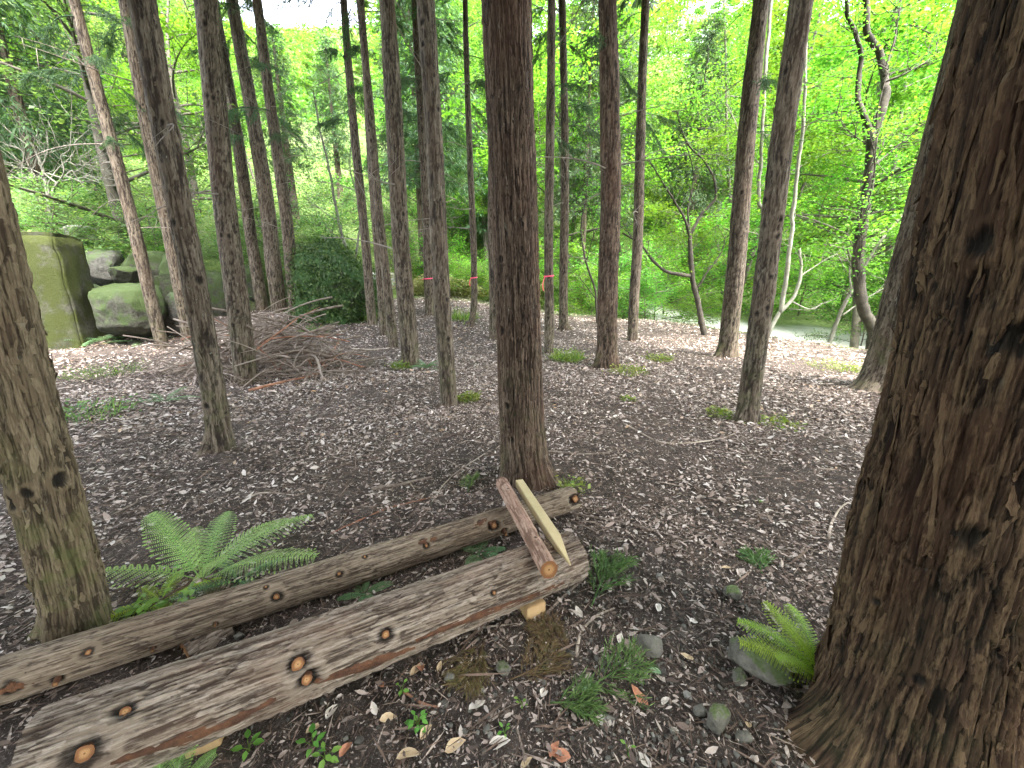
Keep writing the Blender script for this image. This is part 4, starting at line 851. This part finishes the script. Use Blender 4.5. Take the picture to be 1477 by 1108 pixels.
def seedling(label, px, py, n, sz, seed, mat='leaf_seedling', h=.05):
    sz *= .56; h *= .7; rng = np.random.default_rng(seed); B = gp(px, py); r = thing('seedling', label, 'seedling', B, 'green seedlings'); A = Acc(); L = Acc()
    for k in range(n):
        a = k*2.4 + rng.normal(0, .3); e = np.array([math.cos(a), math.sin(a), 0])*sz*rng.uniform(.2, .8) + [0, 0, h*rng.uniform(.4, 1.2)]; A.add(*tube(spline([[0, 0, 0], e*[.4, .4, .8], e], 6), .0013, 4))
        d = np.array([math.cos(a), math.sin(a), rng.uniform(-.3, .3)]); V, Q = leaves(e[None], d[None], nrm(np.array([[-d[0]*.2, -d[1]*.2, 1]]) + rng.normal(0, .15, (1, 3))), sz*rng.uniform(.75, 1.2), .62, .12, -.05, True); L.add(V, Q, rng.random())
    link('stem', A.mesh('stem', M['leaf_grass']), r); link('leaf', L.mesh('leaf', M[mat]), r)
for k, (px, py, n, sz, lab) in enumerate([(603, 1048, 12, .05, 'bright green many-leaved seedling at the near edge below the thick log'), (452, 1080, 7, .06, 'low broad-leaved seedling right of the lower timber block'), (360, 1085, 5, .06, 'two-leaved green seedling beside the lower timber block'),
    (753, 1022, 5, .035, 'tiny upright seedling left of the short green sprig'), (728, 1062, 5, .03, 'tiny seedling under the pale leaves at the near edge'), (905, 1088, 3, .03, 'minute seedling alone at the near edge, right of centre'), (580, 1002, 4, .04, 'small sprout beside the broken twig below the thick log'),
    (470, 1100, 6, .05, 'seedling at the bottom edge under the broad-leaved one'), (190, 882, 8, .06, 'leafy seedling at the foot of the mossy trunk'), (265, 822, 8, .05, 'leafy seedling under the large fern'), (450, 800, 5, .03, 'small seedling behind the thin log, right of the fern'), (1095, 728, 4, .03, 'minute pale seedling on the open litter left of the huge trunk')]):
    seedling(lab, px, py, n, sz, 40+k)
def tuft(label, px, py, n, h, spread, mat, seed, leafy=.5):
    rng = np.random.default_rng(seed); B = gp(px, py); A = Acc(); a = rng.uniform(0, 6.28, n); rr = np.sqrt(rng.random(n))*spread
    P = np.stack([np.cos(a)*rr, np.sin(a)*rr, 0*a], -1); D = nrm(np.stack([np.cos(a)*.6, np.sin(a)*.6, rng.uniform(.5, 1.4, n)], -1) + rng.normal(0, .3, (n, 3)))
    V, Q = leaves(P, D, rdir(n, rng, .2, 1), h*.75*rng.uniform(.3, 1.1, n), .07, .1, -.2); A.add(V, Q, np.repeat(rng.random(n), 4))
    m = int(n*leafy); P2 = np.stack([rng.normal(0, spread*.6, m), rng.normal(0, spread*.6, m), rng.uniform(.1, .75, m)*h], -1)
    V, Q = leaves(P2, rdir(m, rng, -.3, .5), nrm(np.array([0, 0, 1]) + rng.normal(0, .5, (m, 3))), rng.uniform(.03, .06, m), .6, .1); A.add(V, Q, np.repeat(rng.random(m), 4))
    tag(link('grass_tuft', A.mesh('grass_tuft', M[mat]), None, B), label, 'grass tuft', 'small tufts of green')
for k, (px, py, n, h, sp, mt, lab) in enumerate([(676, 578, 260, .16, .12, 'leaf_grass', 'yellow-green tuft at the right foot of the bare straight cedar'), (818, 520, 380, .30, .28, 'leaf_grass', 'leafy green tuft between the thin taped cedar and the dark ridged cedar'),
    (905, 538, 260, .16, .3, 'leaf_grass', 'low tuft right of the flared dark cedar'), (950, 520, 260, .18, .25, 'leaf_grass', 'low tuft behind the slim smooth cedar foot'), (1040, 600, 220, .10, .16, 'leaf_grass', 'low tuft left of the leaning scarred cedar'),
    (1120, 612, 220, .10, .2, 'leaf_grass', 'low tuft right of the leaning scarred cedar'), (546, 462, 260, .3, .3, 'leaf_grass', 'small tuft at the foot of the slender cedar by the ivy mound'), (905, 578, 90, .08, .08, 'leaf_grass', 'tiny tuft on open soil in front of the flared dark cedar'),
    (580, 532, 260, .2, .16, 'leaf_grass', 'grassy tuft at the left foot of the stout cedar'), (1215, 532, 500, .14, .5, 'leaf_grass', 'mossy tuft at the edge of the drop by the vine-wrapped tree'), (455, 480, 300, .28, .35, 'leaf_pale', 'pale green tuft in front of the ivy mound'), (120, 600, 300, .2, .4, 'leaf_pale', 'thin pale tuft right of the mossy trunk'),
    (150, 540, 300, .2, .5, 'leaf_pale', 'thin pale tuft in front of the concrete wall'), (665, 462, 300, .5, .4, 'leaf_grass', 'yellowish tuft between the two far pink-taped cedars'), (825, 706, 90, .10, .10, 'leaf_grass', 'sparse tuft right of the large trunk foot, by the thin log end'), (215, 900, 200, .07, .15, 'leaf_seedling', 'low green patch along the near side of the mossy trunk foot')]):
    tuft(lab, px, py, n, h, sp, mt, 800+k)

# ------------------------------------------------------------------ stones, leaves, sticks lying about
for k, (px, py, wp, hp, mt, lab) in enumerate([(1103, 990, 80, 42, 'small_stone', 'largest loose mossy stone, under the lime fern by the huge trunk'), (1037, 1060, 34, 38, 'small_stone', 'rounded green-grey stone below the largest loose stone'), (937, 946, 34, 26, 'stone', 'angular bluish stone on the soil right of the sprigs'),
    (1055, 865, 26, 16, 'small_stone', 'pale flat stone on the litter above the lime fern'), (1068, 988, 24, 18, 'small_stone', 'small pebble touching the left of the largest loose stone'), (1010, 1035, 18, 14, 'stone', 'small pebble left of the rounded stone'), (1075, 1075, 22, 16, 'stone', 'small pebble at the near edge by the trunk root'),
    (728, 975, 24, 16, 'small_stone', 'mossy pebble among browned sprigs'), (880, 1045, 16, 12, 'stone', 'small grey pebble on dark soil near a reddish leaf'), (650, 985, 18, 12, 'stone', 'small grey pebble below the thick log')]):
    rock(lab, px, py, wp, hp, mt, 40+k, name='stone', cat='stone', group='loose stones', sub=4, boxy=3.6)
def leafshape(L, mat, rng):
    n = 9; s_ = np.linspace(0, 1, n); wd = L*.24*np.sin(np.pi*s_**.8)**.9*(1 + .05*rng.normal(0, 1, n)); cu = rng.uniform(-.25, .35); V = []
    for k in range(n):
        z = L*cu*(s_[k]-.5)**2
        for c in (-1, -.5, 0, .5, 1): V.append([L*(s_[k]-.5), c*wd[k] + .06*L*math.sin(s_[k]*3), z + abs(c)**1.5*wd[k]*rng.uniform(.25, .5)])
    i = np.arange(n-1)[:, None]*5; j = np.arange(4)[None]; Q = np.stack([i+j, i+j+1, i+6+j, i+5+j], -1).reshape(-1, 4); V = np.array(V); V[:, 2] -= V[:, 2].min(); return mesh('fallen_leaf', V, [Q], mat)
LF = {c: [leafshape(.075, M[c], np.random.default_rng(30+q)) for q in range(3)] for c in ('fl_tan', 'fl_pale', 'fl_red', 'fl_green')}
LN = {'fl_tan': 'curled tan leaf lying on the dark soil near the logs', 'fl_pale': 'bleached pale leaf lying on the dark soil near the logs', 'fl_red': 'reddish-brown leaf lying on the dark soil near the logs', 'fl_green': 'pale green fallen leaf lying on the dark soil near the logs'}
rg = np.random.default_rng(15)
LPX = [(922, 1008, 'fl_red', 1.2, 2.1), (848, 993, 'fl_green', 1, 1.0), (943, 970, 'fl_green', .8, 2.4), (690, 1022, 'fl_pale', 1.1, .6), (560, 1040, 'fl_tan', .8, .3), (603, 970, 'fl_tan', 1, .8), (608, 965, 'fl_red', .8, 1.9), (785, 1003, 'fl_pale', .8, 1.1), (635, 965, 'fl_tan', .6, 1.5), (870, 1042, 'fl_pale', .9, 2.6), (657, 1080, 'fl_tan', 1, .4), (720, 1078, 'fl_pale', 1.1, .2),
       (808, 1090, 'fl_red', 1, 2.7), (800, 1085, 'fl_red', .8, .9), (990, 950, 'fl_tan', .8, 2.9), (905, 968, 'fl_pale', .8, 1.6), (835, 885, 'fl_pale', .8, 2.0), (827, 886, 'fl_pale', .7, 2.5), (455, 1055, 'fl_tan', .9, .9), (480, 1030, 'fl_pale', .9, 1.3), (590, 1095, 'fl_tan', 1.1, .3), (540, 1025, 'fl_pale', .7, 2.2), (1046, 822, 'fl_tan', .8, 2.8), (1103, 655+150, 'fl_pale', .8, .2),
       (1110, 740, 'fl_pale', 1, .3), (500, 1085, 'fl_red', .8, 1.2), (930, 1100, 'fl_pale', .8, 2.0), (615, 1060, 'fl_tan', .8, 1.0), (640, 1020, 'fl_pale', .6, .4), (760, 1105, 'fl_tan', .7, .7), (550, 990, 'fl_red', .6, 2.3), (675, 995, 'fl_pale', .6, 1.7), (960, 1015, 'fl_pale', .6, .5), (895, 925, 'fl_pale', .8, 1.2), (1000, 900, 'fl_pale', .7, .2), (950, 880, 'fl_pale', .9, 1.0), (1080, 1050, 'fl_tan', .6, .8), (805, 905, 'fl_tan', .7, 2.9)]
for px, py, c, sc, rz in LPX:
    B = gp(px, py); tag(link('fallen_leaf', LF[c][rg.integers(0, 3)], None, B + [0, 0, .012], (rg.normal(0, .22), rg.normal(0, .22), rz), sc*.95), LN[c], 'leaf', 'large fallen leaves')
STK = [([(537, 708), (580, 700), (624, 690)], .016, 'stick', 'thick grey-brown stick lying left of the large trunk'), ([(790, 652), (835, 657), (878, 655)], .012, 'stick', 'straight stick lying right of the large trunk'), ([(822, 742), (880, 752), (940, 765), (985, 778)], .008, 'stick', 'long thin stick running right from the ends of the logs'),
    ([(1195, 778), (1200, 750), (1222, 727)], .009, 'stick_pale', 'pale bent stick left of the huge trunk'), ([(830, 950), (838, 915), (860, 892), (888, 878)], .007, 'stick_pale', 'pale curved stick under the bushy green sprig'), ([(785, 890), (815, 860), (840, 838)], .009, 'stick', 'dark stick running from the timber block to the log end'),
    ([(650, 915), (700, 908), (748, 902)], .006, 'stick_pale', 'thin pale stick in front of the timber block'), ([(480, 770), (560, 735), (640, 715)], .007, 'stick_red', 'long reddish twig lying behind the thin log'), ([(160, 745), (200, 725), (245, 702)], .007, 'stick', 'thin dark stick right of the mossy trunk'), ([(385, 782), (400, 802), (420, 822)], .008, 'stick', 'short stick leaning on the thin log right of the fern'),
    ([(900, 612), (960, 640), (1040, 633), (1078, 615)], .008, 'stick_pale', 'long curved twig reaching to the leaning scarred cedar'), ([(505, 504), (540, 505), (568, 502)], .016, 'stick_pale', 'pale cut stick on the ground left of the stout cedar'), ([(360, 565), (410, 552), (448, 544), (472, 530)], .022, 'stick_red', 'thick orange-brown branch dragged from the brush pile'), ([(455, 545), (478, 522), (492, 512)], .02, 'stick_red', 'short reddish branch sticking up at the brush pile end'),
    ([(580, 1000), (610, 1015), (636, 1020)], .006, 'stick_red', 'short reddish twig below the thick log'), ([(745, 1050), (752, 1080), (760, 1108)], .006, 'stick', 'thin twig pointing at the viewer by the near edge'), ([(1140, 650), (1180, 668), (1215, 672)], .006, 'stick', 'thin twig on the litter beside the huge trunk'), ([(350, 725), (380, 712), (430, 716)], .008, 'stick_pale', 'pale stick lying behind the large fern'), ([(700, 655), (650, 690), (610, 745)], .005, 'stick_pale', 'pale thin twig curving from the large trunk foot'), ([(1000, 800), (960, 785), (910, 800)], .004, 'stick', 'hair-thin twig on the open litter')]
for k, (pl, r, mt, lab) in enumerate(STK):
    W = np.array([gp(*p) for p in pl]) + [0, 0, r*.8]; c = spline(W, 26); c += np.stack([noise3(c*7 + q*3, q) for q in range(3)], -1)*[.012, .012, .004]; u = np.linspace(0, 1, 26)
    if k == 13: c[:, 2] += .28*u
    A = Acc(); A.add(*tube(c, r*(1 - .45*u)*(1 + .12*noise3(c*25, 4)), 8)); tag(link('fallen_stick', A.mesh('fallen_stick', M[mt], c[0]), None, c[0]), lab, 'stick', 'sticks lying on the litter')
# brush pile
PC = gp(405, 545); rg = np.random.default_rng(44); PC = PC + [-.5, .6, 0]
PRO = []
for k in range(12):
    n = 14; s_ = np.linspace(-1, 1, n); L = rg.uniform(.5, 1.1); p = np.stack([L*s_, .22*L*rg.normal()*s_**2 + .05*np.sin(s_*4+k), -.16*L*s_**2*rg.uniform(-.3, 1.3)], -1); A = Acc(); r0 = rg.uniform(.009, .020)
    A.add(*tube(p, r0*(1 - .35*(s_+1)/2), 6))
    for j in range(rg.integers(0, 4)):
        q = rg.integers(3, 12); d = nrm(np.array([1, rg.normal(0, .8), rg.normal(0, .5)])); A.add(*tube(p[q] + d*rg.uniform(.2, .5)*np.linspace(0, 1, 5)[:, None], r0*.5*(1 - .5*np.linspace(0, 1, 5)), 4))
    PRO.append(A.mesh('brush_branch', M['stick_red' if k == 5 else ['stick', 'stick_grey', 'stick', 'stick_grey'][k % 4]]))
for k in range(160):
    a = rg.uniform(0, 6.28); rr = math.sqrt(rg.random()); x, y = PC[0] + 1.45*rr*math.cos(a), PC[1] + .75*rr*math.sin(a); zt = 1.2*(1 - rr**1.5)*rg.uniform(.15, 1.0) + .04
    o = link('brush_branch', PRO[k % 12], None, (x, y, float(H(x, y)) + zt), (rg.normal(0, .4), rg.normal(0, .34) + (x-PC[0])*.12, rg.normal(.1, .85) + (math.pi if rg.random() < .5 else 0)), rg.uniform(.7, 1.15))
    tag(o, 'dry cut branch lying in the heaped brush pile', 'branch', 'branches in the brush pile')
A = Acc()
for k in range(420):
    a = rg.uniform(0, 6.28); rr = math.sqrt(rg.random())*1.15; c = np.array([PC[0] + 1.6*rr*math.cos(a), PC[1] + .85*rr*math.sin(a), 0]); c[2] = float(H(c[0], c[1])) + max(0, .6*(1-rr**1.6))*rg.random() + .02
    d = nrm(rg.normal(0, 1, 3)*[1, .7, .22]); l = rg.uniform(.2, .7); A.add(*tube(spline([c - d*l*.5, c + rg.normal(0, .04, 3), c + d*l*.5], 6), rg.uniform(.002, .005), 4, False))
tag(link('brush', A.mesh('brush', M['stick'])), 'tangle of fine dry twigs filling the brush pile', 'brush', None, 'stuff')
# grey dead shrub on the bank
crooked('dead_shrub', 'grey leafless tangled shrub on the bank above the concrete wall', 11.5, [([(70, 320), (68, 280), (60, 240), (45, 205)], .05, .02)] + [([(68 + k*3, 285 - k*4)] + [(68 + k*3 + (q+1)*dx + rg.normal(0, 7), 285 - k*4 - (q+1)*dyy + rg.normal(0, 7)) for q in range(4)], .022, .006) for k, (dx, dyy) in enumerate([(-16, 18), (12, 16), (20, 6), (-14, 8), (6, 22), (-4, 20), (18, 12), (-20, 2), (16, 1)])], 'twig_grey', None, 61, 12, cat='shrub')

# ------------------------------------------------------------------ leaf litter, needles, gravel, undergrowth
def litter():
    rng = np.random.default_rng(21); X, Y = [], []
    for (r0, r1, dens) in ((.4, 2.2, 1300), (2.2, 4.5, 2200), (4.5, 8, 1500), (8, 17, 420)):
        n = int(.5*math.pi*(r1*r1-r0*r0)*dens*.92); rr = np.sqrt(rng.uniform(r0*r0, r1*r1, n)); a = rng.uniform(-1.25, 1.25, n); X.append(rr*np.sin(a)); Y.append(rr*np.cos(a))
    X, Y = np.concatenate(X), np.concatenate(Y); p = np.stack([X, Y, 0*X], -1); dn = fbm(p*.75, 3, 31) + .45*fbm(p*3.2, 2, 33)
    near = ss(2.3, 1.3, np.hypot(X, Y))
    keep = (rng.random(len(X)) < np.clip(.80 + 1.2*dn - .25*near, .10, 1)) & (wall_d(X, Y)*ss(-3, -6, X) < .2) & (Y < edge_y(X) + .4)
    X, Y = X[keep], Y[keep]; n = len(X); R_ = np.hypot(X, Y); sz = rng.lognormal(0, .45, n)*(.0165 + .0029*R_); sz = np.clip(sz, .009, .085)
    P = np.stack([X, Y, H(X, Y) + .006 + rng.random(n)*.012], -1); a = rng.uniform(0, 6.28, n); D = np.stack([np.cos(a), np.sin(a), rng.normal(0, .22, n)], -1); N = nrm(np.array([0, 0, 1]) + rng.normal(0, .38, (n, 3)))
    V, Q = leaves(P, D, N, sz, rng.uniform(.28, .55, n), rng.uniform(-.1, .3, n), rng.uniform(-.1, .22, n), True); A = Acc(); A.add(V, Q, np.repeat(rng.random(n)**1.0, 6))
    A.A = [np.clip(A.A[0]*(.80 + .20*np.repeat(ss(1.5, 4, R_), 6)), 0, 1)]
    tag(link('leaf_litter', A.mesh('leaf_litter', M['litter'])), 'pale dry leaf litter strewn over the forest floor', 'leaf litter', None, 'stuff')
    # fine broken bits
    X, Y = [], []
    for (r0, r1, m) in ((.4, 2.5, 26000), (2.5, 5, 60000), (5, 10, 70000)):
        rr = np.sqrt(rng.uniform(r0*r0, r1*r1, m)); a = rng.uniform(-1.25, 1.25, m); X.append(rr*np.sin(a)); Y.append(rr*np.cos(a))
    X, Y = np.concatenate(X), np.concatenate(Y); dn = fbm(np.stack([X, Y, 0*X], -1)*1.3, 3, 35); k = (rng.random(len(X)) < np.clip(.6 + dn, .15, 1)) & (wall_d(X, Y)*ss(-3, -6, X) < .2) & (Y < edge_y(X) + .3); X, Y = X[k], Y[k]; n = len(X); R_ = np.hypot(X, Y)
    P = np.stack([X, Y, H(X, Y) + .007 + rng.random(n)*.008], -1); a = rng.uniform(0, 6.28, n); D = np.stack([np.cos(a), np.sin(a), rng.normal(0, .2, n)], -1)
    V, Q = leaves(P, D, nrm(np.array([0, 0, 1]) + rng.normal(0, .4, (n, 3))), rng.lognormal(0, .4, n)*(.009 + .0016*R_), rng.uniform(.2, .6, n), .2, .1); A = Acc(); A.add(V, Q, np.repeat(.12 + .7*rng.random(n), 4))
    tag(link('fine_litter', A.mesh('fine_litter', M['litter'])), 'fine broken bits of leaf and bark over the soil', 'leaf litter', None, 'stuff')
    # needles and fine twigs
    n = 95000; rr = np.sqrt(rng.uniform(.16, 64, n))*rng.random(n)**.25; a = rng.uniform(-1.25, 1.25, n); X, Y = rr*np.sin(a), rr*np.cos(a)
    P = np.stack([X, Y, H(X, Y) + .008 + rng.random(n)*.01], -1); a = rng.uniform(0, 6.28, n); D = np.stack([np.cos(a), np.sin(a), rng.normal(0, .12, n)], -1)
    V, Q = leaves(P, D, rdir(n, rng, .3, 1), rng.lognormal(0, .5, n)*.05, rng.uniform(.03, .07, n), .2, .02); A = Acc(); A.add(V, Q, np.repeat(rng.random(n), 4))
    tag(link('needle_litter', A.mesh('needle_litter', M['needles'])), 'brown cedar needles and fine twigs over the soil', 'needle litter', None, 'stuff')
    # gravel
    bm = bmesh.new(); bmesh.ops.create_icosphere(bm, subdivisions=1, radius=1); bv = np.array([v.co for v in bm.verts]); bf = np.array([[v.index for v in f.verts] for f in bm.faces]); bm.free()
    n = 5200; X = rng.normal(.75, .8, n); Y = rng.normal(1.05, .5, n); k = (Y > .2) & (np.hypot(X, Y) < 3.2); X, Y = X[k], Y[k]; n = len(X); sz = np.clip(rng.lognormal(0, .5, n)*.0048, .0025, .019)
    C = np.stack([X, Y, H(X, Y) + sz*.35 + .004], -1); sc = rng.uniform(.6, 1.15, (n, 1, 3))*[1, 1, .75]; ang = rng.uniform(0, 6.28, n); c_, s_ = np.cos(ang), np.sin(ang)
    v = bv[None]*(1 + .25*rng.normal(0, 1, (n, len(bv), 1)))*sc*sz[:, None, None]; v = np.stack([v[..., 0]*c_[:, None] - v[..., 1]*s_[:, None], v[..., 0]*s_[:, None] + v[..., 1]*c_[:, None], v[..., 2]], -1) + C[:, None]
    A = Acc(); A.add(v.reshape(-1, 3), [(bf[None] + (np.arange(n)*len(bv))[:, None, None]).reshape(-1, 3)], np.repeat(rng.random(n), len(bv)))
    tag(link('gravel', A.mesh('gravel', M['pebbles'], smooth=False)), 'small grey gravel scattered in the soil near the huge trunk', 'gravel', None, 'stuff')
litter()
def undergrowth(name, label, n, xr, yr, test, h, ls, mat, seed, clump=.9):
    rng = np.random.default_rng(seed); X = rng.uniform(*xr, n*3); Y = rng.uniform(*yr, n*3); p = np.stack([X, Y, 0*X], -1); k = test(X, Y) & (fbm(p*clump, 2, seed) > rng.uniform(-.5, .35, n*3)); X, Y = X[k][:n], Y[k][:n]; m = len(X)
    hh = h*(.5 + .5*np.clip(1 + 1.4*fbm(np.stack([X, Y, 0*X], -1)*clump*1.3, 2, seed+1), 0, 2)); P = np.stack([X, Y, H(X, Y) + hh*rng.random(m)**.7], -1)
    V, Q = leaves(P, rdir(m, rng, -.5, .4), nrm(np.array([0, 0, 1]) + rng.normal(0, .5, (m, 3))), rng.uniform(.6, 1.4, m)*ls, .6, .12, -.08); A = Acc(); A.add(V, Q, np.repeat(rng.random(m), 4)); tag(link(name, A.mesh(name, M[mat])), label, 'undergrowth', None, 'stuff')
undergrowth('undergrowth', 'pale leafy undergrowth covering the bank above the boulders', 42000, (-26, -5), (8, 28), lambda x, y: wall_d(x, y) > .75, .75, .11, 'leaf_pale', 3)
undergrowth('undergrowth', 'bright leafy undergrowth on the slope beyond the pale stream bed', 60000, (-6, 26), (16, 34), lambda x, y: (y > edge_y(x) + 4.0 - .5*ss(3, 0, x) + 5.5*ss(5.6, 6.6, x)), .9, .11, 'leaf_lime', 4)
undergrowth('undergrowth', 'leafy undergrowth along the edge where the clearing drops away', 15000, (-5, 14), (9, 19), lambda x, y: (np.abs(y - edge_y(x) - 2.1) < 1.9) & (x < 6.0), .7, .065, 'leaf_lime', 5, 1.6)
undergrowth('undergrowth', 'leaves and stems hanging over the tops of the boulders', 7000, (-16, -5), (4, 15), lambda x, y: (wall_d(x, y) > .30) & (wall_d(x, y) < 1.1), .45, .07, 'leaf_mid', 9, 1.3)
undergrowth('undergrowth', 'dry straw-coloured brush beyond the far taped cedars', 15000, (-5, 1.5), (15.5, 21), lambda x, y: y > 16.0, .7, .12, 'leaf_straw', 6)
undergrowth('undergrowth', 'leafy cover over the far hillside', 60000, (-70, 70), (32, 80), lambda x, y: y > 30, 1.5, .5, 'leaf_mid', 7, .3)
